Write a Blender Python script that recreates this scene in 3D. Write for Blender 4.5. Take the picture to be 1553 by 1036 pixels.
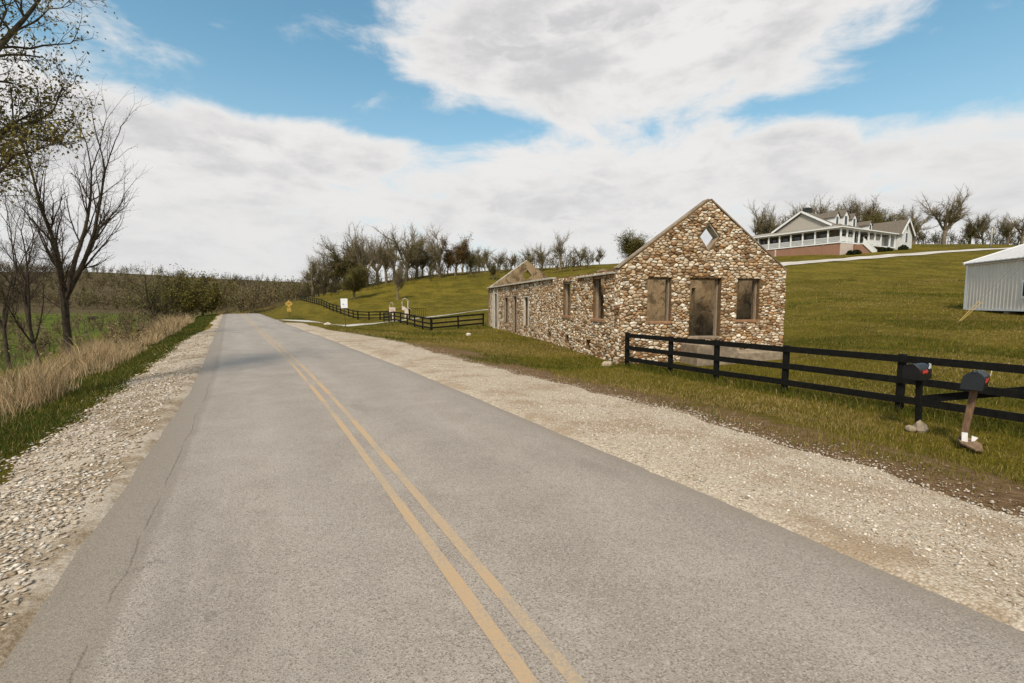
import bpy, bmesh, math, random
import numpy as np
from mathutils import Vector, Matrix, geometry as mgeo

sc = bpy.context.scene
for o in list(bpy.data.objects):
    bpy.data.objects.remove(o)
R_ = math.radians
rng = np.random.default_rng(7)
random.seed(7)

# ------------------------------------------------------------------ camera
FPX = 722.0                       # focal length in photo pixels (1553 wide)
YAW = R_(28.4)                    # camera looks this far to the right of the road axis (+Y)
PITCH = math.atan(60 / 722)
CAM = np.array([-1.34, 0.0, 1.9])
cd = bpy.data.cameras.new('camera')
cd.sensor_width = 36
cd.lens = 36 * FPX / 1553
cd.clip_start = 0.05
cd.clip_end = 6000
cam = bpy.data.objects.new('camera', cd)
sc.collection.objects.link(cam)
cam.location = CAM
cam.rotation_euler = (math.pi / 2 - PITCH, 0, -YAW)
sc.camera = cam

# ------------------------------------------------------------------ sun, sky, exposure
cF = np.array([math.sin(YAW), math.cos(YAW), 0]); cR = np.array([math.cos(YAW), -math.sin(YAW), 0]); cZ = np.array([0, 0, 1.0])
SUN = -cR * 0.20 - cF * 0.63 + cZ * 0.75
SUN = SUN / np.linalg.norm(SUN)
sl = bpy.data.lights.new('sun', 'SUN')
sl.energy = 2.5
sl.angle = R_(11.0)
sl.color = (1.0, 0.90, 0.76)
so = bpy.data.objects.new('sun', sl)
sc.collection.objects.link(so)
so.location = (0, 0, 60)
so.rotation_euler = Vector(-SUN).to_track_quat('-Z', 'Y').to_euler()

sc.view_settings.view_transform = 'Standard'
sc.view_settings.look = 'None'
sc.view_settings.gamma = 1.0
sc.view_settings.exposure = 0.58
sc.view_settings.use_curve_mapping = False
sc.render.engine = 'CYCLES'
sc.cycles.use_denoising = True
sc.cycles.max_bounces = 6
sc.cycles.diffuse_bounces = 3
sc.cycles.glossy_bounces = 2
sc.cycles.transparent_max_bounces = 8
sc.cycles.caustics_reflective = False
sc.cycles.caustics_refractive = False


def ray(px, py):
    Fp = cF * math.cos(PITCH) - cZ * math.sin(PITCH)
    Up = cF * math.sin(PITCH) + cZ * math.cos(PITCH)
    return cR * ((px - 776.5) / FPX) + Fp + Up * ((518 - py) / FPX)


def P(px, py, d):
    r = ray(px, py)
    return CAM + r * (d / (r @ cF))


class NT:
    """small node-tree helper"""
    def __init__(self, tree):
        self.t = tree
        self.n = tree.nodes
        self.n.clear()

    def new(self, kind, **kw):
        nd = self.n.new(kind)
        for k, v in kw.items():
            setattr(nd, k, v)
        return nd

    def link(self, a, b):
        self.t.links.new(a, b)

    def put(self, sock, v):
        if isinstance(v, bpy.types.NodeSocket):
            self.link(v, sock)
        elif v is not None:
            if sock.type == 'RGBA' and not hasattr(v, '__len__'):
                v = (v, v, v, 1)
            elif sock.type == 'RGBA' and len(v) == 3:
                v = (*v, 1)
            sock.default_value = v

    def math(self, op, a, b=None, c=None, clamp=False):
        nd = self.new('ShaderNodeMath', operation=op, use_clamp=clamp)
        self.put(nd.inputs[0], a)
        if b is not None:
            self.put(nd.inputs[1], b)
        if c is not None:
            self.put(nd.inputs[2], c)
        return nd.outputs[0]

    def vmath(self, op, a, b=None, scale=None):
        nd = self.new('ShaderNodeVectorMath', operation=op)
        self.put(nd.inputs[0], a)
        if b is not None:
            self.put(nd.inputs[1], b)
        if scale is not None:
            self.put(nd.inputs['Scale'], scale)
        return nd.outputs['Value'] if op in ('DOT_PRODUCT', 'LENGTH') else nd.outputs[0]

    def noise(self, vec, scale, detail=4, rough=0.55, dist=0.0, out='Fac'):
        nd = self.new('ShaderNodeTexNoise')
        if vec is not None:
            self.link(vec, nd.inputs['Vector'])
        nd.inputs['Scale'].default_value = scale
        nd.inputs['Detail'].default_value = detail
        nd.inputs['Roughness'].default_value = rough
        nd.inputs['Distortion'].default_value = dist
        return nd.outputs[out]

    def vor(self, vec, scale, feature='F1', out='Distance', rand=1.0):
        nd = self.new('ShaderNodeTexVoronoi', feature=feature)
        if vec is not None:
            self.link(vec, nd.inputs['Vector'])
        nd.inputs['Scale'].default_value = scale
        nd.inputs['Randomness'].default_value = rand
        return nd.outputs[out]

    def step(self, v, lo, hi, a=0.0, b=1.0):
        nd = self.new('ShaderNodeMapRange', interpolation_type='SMOOTHSTEP', clamp=True)
        self.put(nd.inputs[0], v)
        nd.inputs[1].default_value = lo
        nd.inputs[2].default_value = hi
        nd.inputs[3].default_value = a
        nd.inputs[4].default_value = b
        return nd.outputs[0]

    def mix(self, f, a, b, blend='MIX'):
        nd = self.new('ShaderNodeMix', data_type='RGBA', blend_type=blend)
        self.put(nd.inputs[0], f)
        self.put(nd.inputs[6], a)
        self.put(nd.inputs[7], b)
        return nd.outputs[2]

    def mapping(self, vec, scale=(1, 1, 1), rot=(0, 0, 0), loc=(0, 0, 0)):
        nd = self.new('ShaderNodeMapping')
        self.link(vec, nd.inputs[0])
        nd.inputs['Location'].default_value = loc
        nd.inputs['Rotation'].default_value = rot
        nd.inputs['Scale'].default_value = scale
        return nd.outputs[0]

    def bump(self, h, strength=0.5, dist=0.02, normal=None):
        nd = self.new('ShaderNodeBump')
        nd.inputs['Strength'].default_value = strength
        nd.inputs['Distance'].default_value = dist
        self.link(h, nd.inputs['Height'])
        if normal is not None:
            self.link(normal, nd.inputs['Normal'])
        return nd.outputs[0]


# world: Nishita sky with a cloud layer projected on a flat deck above the place
w = bpy.data.worlds.new('World')
sc.world = w
w.use_nodes = True
t = NT(w.node_tree)
sky = t.new('ShaderNodeTexSky', sky_type='NISHITA')
sky.sun_disc = False
sky.sun_elevation = math.asin(SUN[2])
sky.sun_rotation = math.atan2(SUN[0], SUN[1])
sky.air_density = 1.0
sky.dust_density = 0.6
sky.ozone_density = 2.0
co = t.new('ShaderNodeTexCoord').outputs['Generated']
d_ = t.vmath('NORMALIZE', co)
sep = t.new('ShaderNodeSeparateXYZ')
t.link(d_, sep.inputs[0])
el = t.math('MAXIMUM', sep.outputs[2], 0.0)
inv = t.math('DIVIDE', 1.0, t.math('ADD', el, 0.10))
deck = t.new('ShaderNodeCombineXYZ')
t.link(t.math('MULTIPLY', sep.outputs[0], inv), deck.inputs[0])
t.link(t.math('MULTIPLY', sep.outputs[1], inv), deck.inputs[1])
deck = deck.outputs[0]


def cloud_field(off, sc_=4.2):
    v = t.mapping(d_, loc=off, scale=(1, 1, 2.3))
    warp = t.noise(v, 3.0, 2, 0.5, out='Color')
    v2 = t.vmath('ADD', v, t.vmath('SCALE', t.vmath('SUBTRACT', warp, (0.5, 0.5, 0.5)), scale=0.22))
    return t.noise(v2, sc_, 7, 0.58)


def blob(px, py, wx, wy):
    c = ray(px, py)
    c = c / np.linalg.norm(c)
    r = np.cross(c, cZ); r /= np.linalg.norm(r)
    u = np.cross(r, c)
    a = t.math('DIVIDE', t.vmath('DOT_PRODUCT', d_, tuple(r)), wx / FPX)
    b = t.math('DIVIDE', t.vmath('DOT_PRODUCT', d_, tuple(u)), wy / FPX)
    q = t.math('ADD', t.math('MULTIPLY', a, a), t.math('MULTIPLY', b, b))
    g = t.math('POWER', 2.718, t.math('MULTIPLY', q, -1.0))
    return t.math('MULTIPLY', g, t.math('GREATER_THAN', t.vmath('DOT_PRODUCT', d_, tuple(c)), 0.0))


cf = cloud_field((0.3, 0.1, 0.0))
bias = None
for (px, py, wx, wy, s) in [(800, 70, 210, 95, 0.36), (1010, 10, 260, 90, 0.36), (1190, 75, 150, 60, 0.30), (960, 165, 120, 36, 0.22),
                            (400, 80, 250, 90, -0.26), (430, 158, 190, 26, -0.24), (690, 192, 120, 16, -0.20), (1480, 70, 190, 90, -0.27), (1400, 140, 130, 26, -0.18),
                            (390, 190, 110, 22, 0.16), (540, 205, 70, 26, 0.16), (70, 90, 120, 90, 0.24), (1290, 188, 120, 16, 0.24), (545, 160, 30, 12, 0.22), (190, 50, 130, 110, 0.17)]:
    g = t.math('MULTIPLY', blob(px, py, wx, wy), s)
    bias = g if bias is None else t.math('ADD', bias, g)
low = t.step(el, 0.24, 0.335, 0.30, -0.08)    # the cloud closes up towards the horizon, all round
low = t.math('ADD', low, t.step(el, 0.5, 0.8, 0.0, 0.16))
cover = t.math('ADD', t.math('ADD', t.math('MULTIPLY_ADD', cf, 1.55, -0.275), bias), low)
mask = t.step(cover, 0.38, 0.72)
thick = t.step(cover, 0.60, 0.95)
shade = t.noise(t.mapping(d_, loc=(3.1, 1.7, 0), scale=(1, 1, 2.6)), 5.2, 6, 0.6)
puff = cloud_field((0.3, 0.1, -0.075))       # the same puffs seen a little higher: where they thicken upwards, the underside greys
sh = t.math('MULTIPLY', t.math('MAXIMUM', t.step(shade, 0.40, 0.66), t.step(t.math('SUBTRACT', puff, cf), -0.01, 0.14)), thick)
hz = t.step(el, 0.02, 0.34, 1.0, 0.0)
ccol = t.mix(t.math('MULTIPLY', sh, 0.85), (5.7, 5.6, 5.5), (3.85, 3.85, 3.95))
ccol = t.mix(t.math('MULTIPLY', hz, 0.60), ccol, (4.95, 5.0, 5.0))
tint = t.mix(1.0, sky.outputs[0], (0.64, 1.17, 1.10), 'MULTIPLY')
tint = t.mix(t.step(el, 0.0, 0.5, 0.62, 0.10), tint, (4.4, 4.9, 5.0))
fin = t.mix(mask, tint, ccol)
bg = t.new('ShaderNodeBackground')
bg.inputs['Strength'].default_value = 0.1
t.link(fin, bg.inputs['Color'])
w.cycles.sampling_method = 'MANUAL'
w.cycles.sample_map_resolution = 256
wo = t.new('ShaderNodeOutputWorld')
t.link(bg.outputs[0], wo.inputs['Surface'])

# ------------------------------------------------------------------ general helpers
COL = sc.collection
MATS = {}


def material(name, build):
    if name in MATS:
        return MATS[name]
    m = bpy.data.materials.new(name)
    m.use_nodes = True
    nt = NT(m.node_tree)
    b = nt.new('ShaderNodeBsdfPrincipled')
    b.inputs['Specular IOR Level'].default_value = 0.25
    b.inputs['Roughness'].default_value = 0.8
    out = nt.new('ShaderNodeOutputMaterial')
    nt.link(b.outputs[0], out.inputs[0])
    build(nt, b)
    MATS[name] = m
    return m


def pos(nt, kind='Object'):
    return nt.new('ShaderNodeTexCoord').outputs[kind]


def plain(name, col, rough=0.7, var=0.25, scale=6.0, bump=0.15, metal=0.0, spec=0.25, stretch=(1, 1, 1), dark=None, coords='Object'):
    def bld(nt, b):
        v = nt.mapping(pos(nt, coords), scale=stretch)
        n1 = nt.noise(v, scale, 6, 0.6)
        n2 = nt.noise(v, scale * 0.17, 3, 0.5)
        lo = tuple(c * (1 - var) for c in col)
        hi = tuple(min(1, c * (1 + var)) for c in col)
        c = nt.mix(nt.step(n1, 0.3, 0.7), lo, hi)
        if dark is not None:
            c = nt.mix(nt.step(n2, 0.5, 0.68), c, dark)
        nt.link(c, b.inputs['Base Color'])
        b.inputs['Roughness'].default_value = rough
        b.inputs['Metallic'].default_value = metal
        b.inputs['Specular IOR Level'].default_value = spec
        if bump:
            nt.link(nt.bump(n1, bump, 0.02), b.inputs['Normal'])
    return material(name, bld)


def vcol(name, rough=0.85, var=0.3, scale=8.0, bump=0.3, trans=0.0, spec=0.15):
    """base colour from the mesh attribute col, broken up by noise"""
    def bld(nt, b):
        a = nt.new('ShaderNodeAttribute', attribute_name='col')
        n1 = nt.noise(pos(nt), scale, 5, 0.6)
        f = nt.step(n1, 0.3, 0.7, 1 - var, 1 + var)
        c = nt.vmath('SCALE', a.outputs['Color'], scale=f)
        nt.link(c, b.inputs['Base Color'])
        b.inputs['Roughness'].default_value = rough
        b.inputs['Specular IOR Level'].default_value = spec
        if trans:
            b.inputs['Transmission Weight'].default_value = 0.0
            tr = nt.new('ShaderNodeBsdfTranslucent')
            nt.link(c, tr.inputs[0])
            mx = nt.new('ShaderNodeMixShader')
            mx.inputs[0].default_value = trans
            out = [x for x in nt.n if x.type == 'OUTPUT_MATERIAL'][0]
            nt.link(b.outputs[0], mx.inputs[1])
            nt.link(tr.outputs[0], mx.inputs[2])
            nt.link(mx.outputs[0], out.inputs[0])
        if bump:
            nt.link(nt.bump(n1, bump, 0.02), b.inputs['Normal'])
    return material(name, bld)


def tag(o, label=None, cat=None, group=None, kind=None):
    if label: o['label'] = label
    if cat: o['category'] = cat
    if group: o['group'] = group
    if kind: o['kind'] = kind
    return o


def empty(name, loc=(0, 0, 0), rz=0.0, **kw):
    o = bpy.data.objects.new(name, None)
    o.empty_display_size = 0.3
    COL.objects.link(o)
    o.location = loc
    o.rotation_euler = (0, 0, rz)
    return tag(o, **kw)


def link_mesh(name, me, m, parent=None, smooth=False, **kw):
    o = bpy.data.objects.new(name, me)
    COL.objects.link(o)
    if m is not None and not me.materials:
        me.materials.append(m)
    if parent is not None:
        o.parent = parent
    if smooth:
        me.polygons.foreach_set('use_smooth', [True] * len(me.polygons))
    return tag(o, **kw)


def np_mesh(name, V, Fc, cols=None):
    """V (n,3), Fc (m,k) equal-size faces, cols (n,3) point colours"""
    me = bpy.data.meshes.new(name)
    V = np.asarray(V, np.float32); Fc = np.asarray(Fc, np.int32)
    me.vertices.add(len(V)); me.vertices.foreach_set('co', V.ravel())
    k = Fc.shape[1]
    me.loops.add(Fc.size); me.loops.foreach_set('vertex_index', Fc.ravel())
    me.polygons.add(len(Fc))
    me.polygons.foreach_set('loop_start', np.arange(0, Fc.size, k, dtype=np.int32))
    me.polygons.foreach_set('loop_total', np.full(len(Fc), k, np.int32))
    me.update(calc_edges=True)
    if cols is not None:
        at = me.attributes.new('col', 'FLOAT_COLOR', 'POINT')
        c4 = np.ones((len(V), 4), np.float32); c4[:, :3] = cols
        at.data.foreach_set('color', c4.ravel())
    return me


class MB:
    """collects polygons; build() links them as one mesh object"""
    def __init__(self):
        self.v = []; self.f = []

    def poly(self, pts):
        n = len(self.v); self.v += [tuple(p) for p in pts]; self.f.append(tuple(range(n, n + len(pts))))

    def raw(self, V, Fs):
        n = len(self.v); self.v += [tuple(p) for p in V]; self.f += [tuple(i + n for i in q) for q in Fs]
        return self

    def box(self, x0, x1, y0, y1, z0, z1):
        V = [(x0, y0, z0), (x1, y0, z0), (x1, y1, z0), (x0, y1, z0), (x0, y0, z1), (x1, y0, z1), (x1, y1, z1), (x0, y1, z1)]
        return self.raw(V, [(0, 3, 2, 1), (4, 5, 6, 7), (0, 1, 5, 4), (1, 2, 6, 5), (2, 3, 7, 6), (3, 0, 4, 7)])

    def bar(self, a, b, wd, ht, up=(0, 0, 1)):
        """box beam from a to b, wd across, ht along up"""
        a = Vector(a); b = Vector(b); d = (b - a).normalized(); up = Vector(up)
        s = d.cross(up).normalized() * (wd / 2); u = s.cross(d).normalized() * (ht / 2)
        V = [a - s - u, a + s - u, a + s + u, a - s + u, b - s - u, b + s - u, b + s + u, b - s + u]
        return self.raw(V, [(0, 1, 2, 3), (7, 6, 5, 4), (0, 4, 5, 1), (1, 5, 6, 2), (2, 6, 7, 3), (3, 7, 4, 0)])

    def tube(self, pts, r, n=8, cap=True):
        pts = [Vector(p) for p in pts]
        rs = r if hasattr(r, '__len__') else [r] * len(pts)
        base = len(self.v)
        for i, p in enumerate(pts):
            d = (pts[min(i + 1, len(pts) - 1)] - pts[max(i - 1, 0)]).normalized()
            a = Vector((0, 0, 1)) if abs(d.z) < 0.9 else Vector((1, 0, 0))
            s = d.cross(a).normalized(); u = s.cross(d)
            for k in range(n):
                an = 2 * math.pi * k / n
                self.v.append(tuple(p + (s * math.cos(an) + u * math.sin(an)) * rs[i]))
        for i in range(len(pts) - 1):
            for k in range(n):
                q = base + i * n
                self.f.append((q + k, q + (k + 1) % n, q + n + (k + 1) % n, q + n + k))
        if cap:
            self.f.append(tuple(base + k for k in reversed(range(n))))
            self.f.append(tuple(base + (len(pts) - 1) * n + k for k in range(n)))
        return self

    def prism(self, pts, thick, axis):
        """polygon pts (3-D, planar) extruded by vector axis*thick"""
        ax = Vector(axis) * thick; n = len(pts); b = len(self.v)
        self.v += [tuple(p) for p in pts] + [tuple(Vector(p) + ax) for p in pts]
        self.f.append(tuple(range(b, b + n))); self.f.append(tuple(reversed(range(b + n, b + 2 * n))))
        for k in range(n):
            self.f.append((b + k, b + n + k, b + n + (k + 1) % n, b + (k + 1) % n))
        return self

    def mesh(self, name, bevel=0.0):
        me = bpy.data.meshes.new(name)
        me.from_pydata(self.v, [], self.f)
        bm = bmesh.new(); bm.from_mesh(me)
        if bevel:
            bmesh.ops.bevel(bm, geom=bm.edges[:], offset=bevel, segments=1, affect='EDGES', profile=0.7)
        bmesh.ops.recalc_face_normals(bm, faces=bm.faces[:])
        bm.to_mesh(me); bm.free()
        return me

    def build(self, name, m, parent=None, bevel=0.0, smooth=False, **kw):
        return link_mesh(name, self.mesh(name, bevel), m, parent, smooth, **kw)


def sstep(a, b, x):
    q = np.clip((x - a) / (b - a), 0, 1)
    return q * q * (3 - 2 * q)


# ------------------------------------------------------------------ terrain height
CTRL = []
for (px, py, d) in [(735, 471, 60), (700, 419, 118), (640, 426, 116), (560, 441, 112), (500, 449, 114), (455, 456, 118), (850, 412, 116), (760, 417, 117),
                    (655, 501, 44), (731, 494, 46), (583, 488, 66), (543, 484, 70), (800, 455, 80), (900, 452, 75),
                    (1180, 402, 78), (1274, 387, 92), (1160, 389, 110), (1368, 377, 104), (1300, 393, 85), (1400, 384, 87), (1510, 378.5, 86), (1430, 371, 110), (1540, 372, 110),
                    (1320, 374, 112), (1465, 470, 32), (1545, 474, 29), (1300, 476, 31), (1200, 487, 31), (1250, 432, 56), (1400, 425, 56), (1540, 428, 56), (1050, 455, 50),
                    (1188, 541, 19.4), (1350, 540, 17), (1553, 545, 16), (1000, 505, 30), (968, 400, 115), (1100, 392, 115)]:
    CTRL.append(P(px, py, d))
for y in (-30, -15, 0, 8, 14, 22, 30, 38):
    CTRL.append((10.8, y, -0.48))
for (x, y, z) in [(16, 16, -0.35), (14, 30, -0.45), (20, 0, -0.2), (25, -15, 0.4), (40, -25, 2.5), (80, -30, 8), (110, 0, 11.5), (150, 40, 14), (150, 120, 15), (90, 150, 13), (40, 190, 9), (10, 200, 2),
                  (8, 160, 1.0), (-5, 150, -4.0), (-6, 180, -4.5), (-22, 160, -4.0), (250, 150, 14), (250, 0, 13), (200, 300, 10), (0, 300, -2), (0, -60, -0.5),
                  (-8, -10, -1.0), (-8, 10, -1.0), (-9.5, 25, -1.15), (-9.5, 45, -1.15), (-9, 70, -1.0), (-8, 95, -1.2), (-14, 0, -1.9), (-14, 40, -1.9), (-15, 80, -2), (-40, 0, -2.2), (-40, 60, -2.1),
                  (-60, 120, -2.1), (-100, 60, -2.2), (-120, 150, -2.0), (-30, 180, -2.5), (-160, 20, -2.0), (-60, 240, -1.5), (-150, 230, 0), (-230, 150, 1), (-250, 20, 2)]:
    CTRL.append((x, y, z))
for (px, py, d) in [(-60, 414, 400), (20, 413, 400), (120, 412, 410), (220, 418, 420), (320, 425, 430), (430, 430, 440), (520, 434, 450), (640, 436, 460)]:
    CTRL.append(P(px, py, d))
for a in range(0, 360, 30):
    CTRL.append((900 * math.cos(R_(a)), 900 * math.sin(R_(a)), 12))
CTRL = np.array([tuple(c) for c in CTRL], float)
_n = len(CTRL); _S = 100.0


def _phi(r2):
    return 0.5 * r2 * np.log(r2 + 1e-12)


_xy = CTRL[:, :2] / _S
_K = _phi(((_xy[:, None] - _xy[None]) ** 2).sum(-1)) + np.eye(_n) * 2e-5
_Pm = np.c_[np.ones(_n), _xy]
_A = np.block([[_K, _Pm], [_Pm.T, np.zeros((3, 3))]])
_W = np.linalg.solve(_A, np.r_[CTRL[:, 2], 0, 0, 0])


def road_z(y):
    y = np.asarray(y, float)
    q = np.clip(y - 84, 0, 50)
    return -0.0009 * q * q - 0.09 * np.clip(y - 134, 0, 16)


BEND = 0.040


def xc(y):
    """road centre line: straight past the camera, then bending gently left"""
    a = np.asarray(y, float) - 12.0
    h = np.maximum(12.0 - np.abs(a), 0) / 12.0
    return -BEND * (np.maximum(a, 0) + h ** 3 * 12.0 / 6)


def zg(x, y):
    x = np.asarray(x, float); y = np.asarray(y, float)
    sh = np.broadcast(x, y).shape
    X = np.broadcast_to(x, sh).ravel(); Y = np.broadcast_to(y, sh).ravel()
    out = np.empty(len(X))
    for i in range(0, len(X), 20000):
        q = np.c_[X[i:i + 20000], Y[i:i + 20000]] / _S
        r2 = ((q[:, None] - _xy[None]) ** 2).sum(-1)
        out[i:i + 20000] = _phi(r2) @ _W[:_n] + _W[_n] + q @ _W[_n + 1:]
    rz = road_z(Y)
    U = X - xc(Y)
    ax = np.interp(U, [-60, -12, -9, -5.6, -4.6, -3.9, -2.75, -2.55, 2.55, 2.75, 5.4, 8.0, 10.8, 60], [-1.9, -1.8, -1.2, -.34, -.22, -.13, -.03, -.10, -.10, -.03, -.15, -.36, -.48, -.48])
    cor = rz + ax
    # gentle lumps off the road
    lump = 0.05 * np.sin(X * 0.9 + 1.3 * np.sin(Y * 0.31)) * np.sin(Y * 0.7 + X * 0.23) + 0.12 * np.sin(X * 0.21 + 2) * np.sin(Y * 0.17 + 1)
    kr = sstep(5.5, 10.5, U); kl = sstep(5.5, 12, -U)
    k = np.maximum(np.maximum(kr, kl), sstep(135, 165, Y))
    z = cor * (1 - k) + (out + lump * np.clip((np.hypot(X, Y) - 15) / 40, 0, 1)) * k
    return z.reshape(sh)


def zg1(x, y):
    return float(zg(np.array([x]), np.array([y]))[0])


def axis(segs):
    a = [segs[0][0]]
    for (lo, hi, st) in segs:
        n = max(1, round((hi - lo) / st))
        a += list(np.linspace(lo, hi, n + 1)[1:])
    return np.array(a)


gx = axis([(-1500, -600, 90), (-600, -200, 20), (-200, -60, 6), (-60, -14, 1.5), (-14, -2.75, 0.25), (-2.75, -2.55, 0.1), (-2.55, 2.55, 1.02), (2.55, 2.75, 0.1), (2.75, 14, 0.25), (14, 60, 0.9), (60, 150, 1.6), (150, 400, 10), (400, 1500, 100)])
gy = axis([(-1500, -200, 100), (-200, -20, 10), (-20, -2, 1), (-2, 40, 0.5), (40, 140, 1.25), (140, 260, 4), (260, 600, 14), (600, 1500, 90)])
GX, GY = np.meshgrid(gx, gy)
GX = GX + xc(np.clip(GY, -50, 200)) * np.exp(-(GX / 60.0) ** 2)
GZ = zg(GX, GY)
nx, ny = len(gx), len(gy)
idx = np.arange(nx * ny).reshape(ny, nx)
Fq = np.stack([idx[:-1, :-1], idx[:-1, 1:], idx[1:, 1:], idx[1:, :-1]], -1).reshape(-1, 4)


def ground_mat(nt, b):
    v = pos(nt)
    s = nt.new('ShaderNodeSeparateXYZ'); nt.link(v, s.inputs[0])
    X, Y = s.outputs[0], s.outputs[1]
    n_big = nt.noise(v, 0.05, 4, 0.55)
    n_mid = nt.noise(nt.mapping(v, scale=(1.0, 0.55, 1)), 0.35, 6, 0.62)
    n_fin = nt.noise(v, 7.0, 6, 0.7)
    n_str = nt.noise(nt.mapping(v, scale=(0.5, 1.6, 1), rot=(0, 0, R_(28))), 1.1, 6, 0.68)
    g = nt.mix(nt.step(n_mid, 0.34, 0.66), (0.098, 0.080, 0.008), (0.182, 0.136, 0.017))
    g = nt.mix(nt.math('MULTIPLY', nt.step(n_str, 0.55, 0.72), 0.55), g, (0.27, 0.175, 0.045))
    g = nt.mix(nt.math('MULTIPLY', nt.step(n_big, 0.5, 0.68), 0.4), g, (0.062, 0.060, 0.008))
    g = nt.mix(nt.math('MULTIPLY', nt.step(n_fin, 0.42, 0.75), 0.6), g, (0.045, 0.038, 0.007))
    n_tuft = nt.noise(nt.mapping(v, scale=(0.75, 1.0, 1)), 2.1, 8, 0.74)
    g = nt.mix(nt.math('MULTIPLY', nt.step(n_tuft, 0.53, 0.66), 0.55), g, (0.30, 0.21, 0.075))
    g = nt.mix(nt.math('MULTIPLY', nt.step(n_tuft, 0.46, 0.34), 0.75), g, (0.034, 0.030, 0.004))
    # low field on the left is a brighter green crop
    left = nt.step(nt.math('ADD', X, nt.math('MULTIPLY', n_mid, 3.0)), -11.0, -13.0)
    lg = nt.mix(nt.step(n_mid, 0.35, 0.65), (0.066, 0.090, 0.012), (0.115, 0.132, 0.018))
    g = nt.mix(left, g, lg)
    dist = nt.vmath('LENGTH', v)
    woods = nt.math('MULTIPLY', nt.step(nt.math('ADD', dist, nt.math('MULTIPLY', n_big, 40.0)), 195.0, 235.0), nt.step(nt.math('ADD', X, nt.math('MULTIPLY', Y, -0.12)), 20.0, -20.0))
    g = nt.mix(woods, g, nt.mix(nt.step(n_mid, 0.3, 0.7), (0.075, 0.055, 0.026), (0.115, 0.085, 0.045)))
    # trampled dirt along the right verge
    wob = nt.math('ADD', X, nt.math('MULTIPLY', nt.math('SUBTRACT', n_mid, 0.5), 2.2))
    strip = nt.math('MULTIPLY', nt.step(wob, 4.2, 4.8), nt.step(wob, 8.0, 6.9))
    strip = nt.math('MULTIPLY', strip, nt.step(n_str, 0.26, 0.45))
    strip = nt.math('MULTIPLY', strip, nt.step(Y, 30, 18))
    g = nt.mix(strip, g, nt.mix(nt.step(n_fin, 0.3, 0.7), (0.14, 0.078, 0.033), (0.29, 0.185, 0.10)))
    nt.link(g, b.inputs['Base Color'])
    b.inputs['Roughness'].default_value = 0.95
    b.inputs['Specular IOR Level'].default_value = 0.05
    nt.link(nt.bump(nt.math('ADD', n_fin, nt.math('MULTIPLY', nt.math('ADD', n_str, n_tuft), 2.0)), 0.9, 0.12), b.inputs['Normal'])


M_GROUND = material('meadow', ground_mat)
gnd = link_mesh('ground', np_mesh('ground', np.c_[GX.ravel(), GY.ravel(), GZ.ravel()], Fq), M_GROUND, smooth=True, kind='structure')


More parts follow.
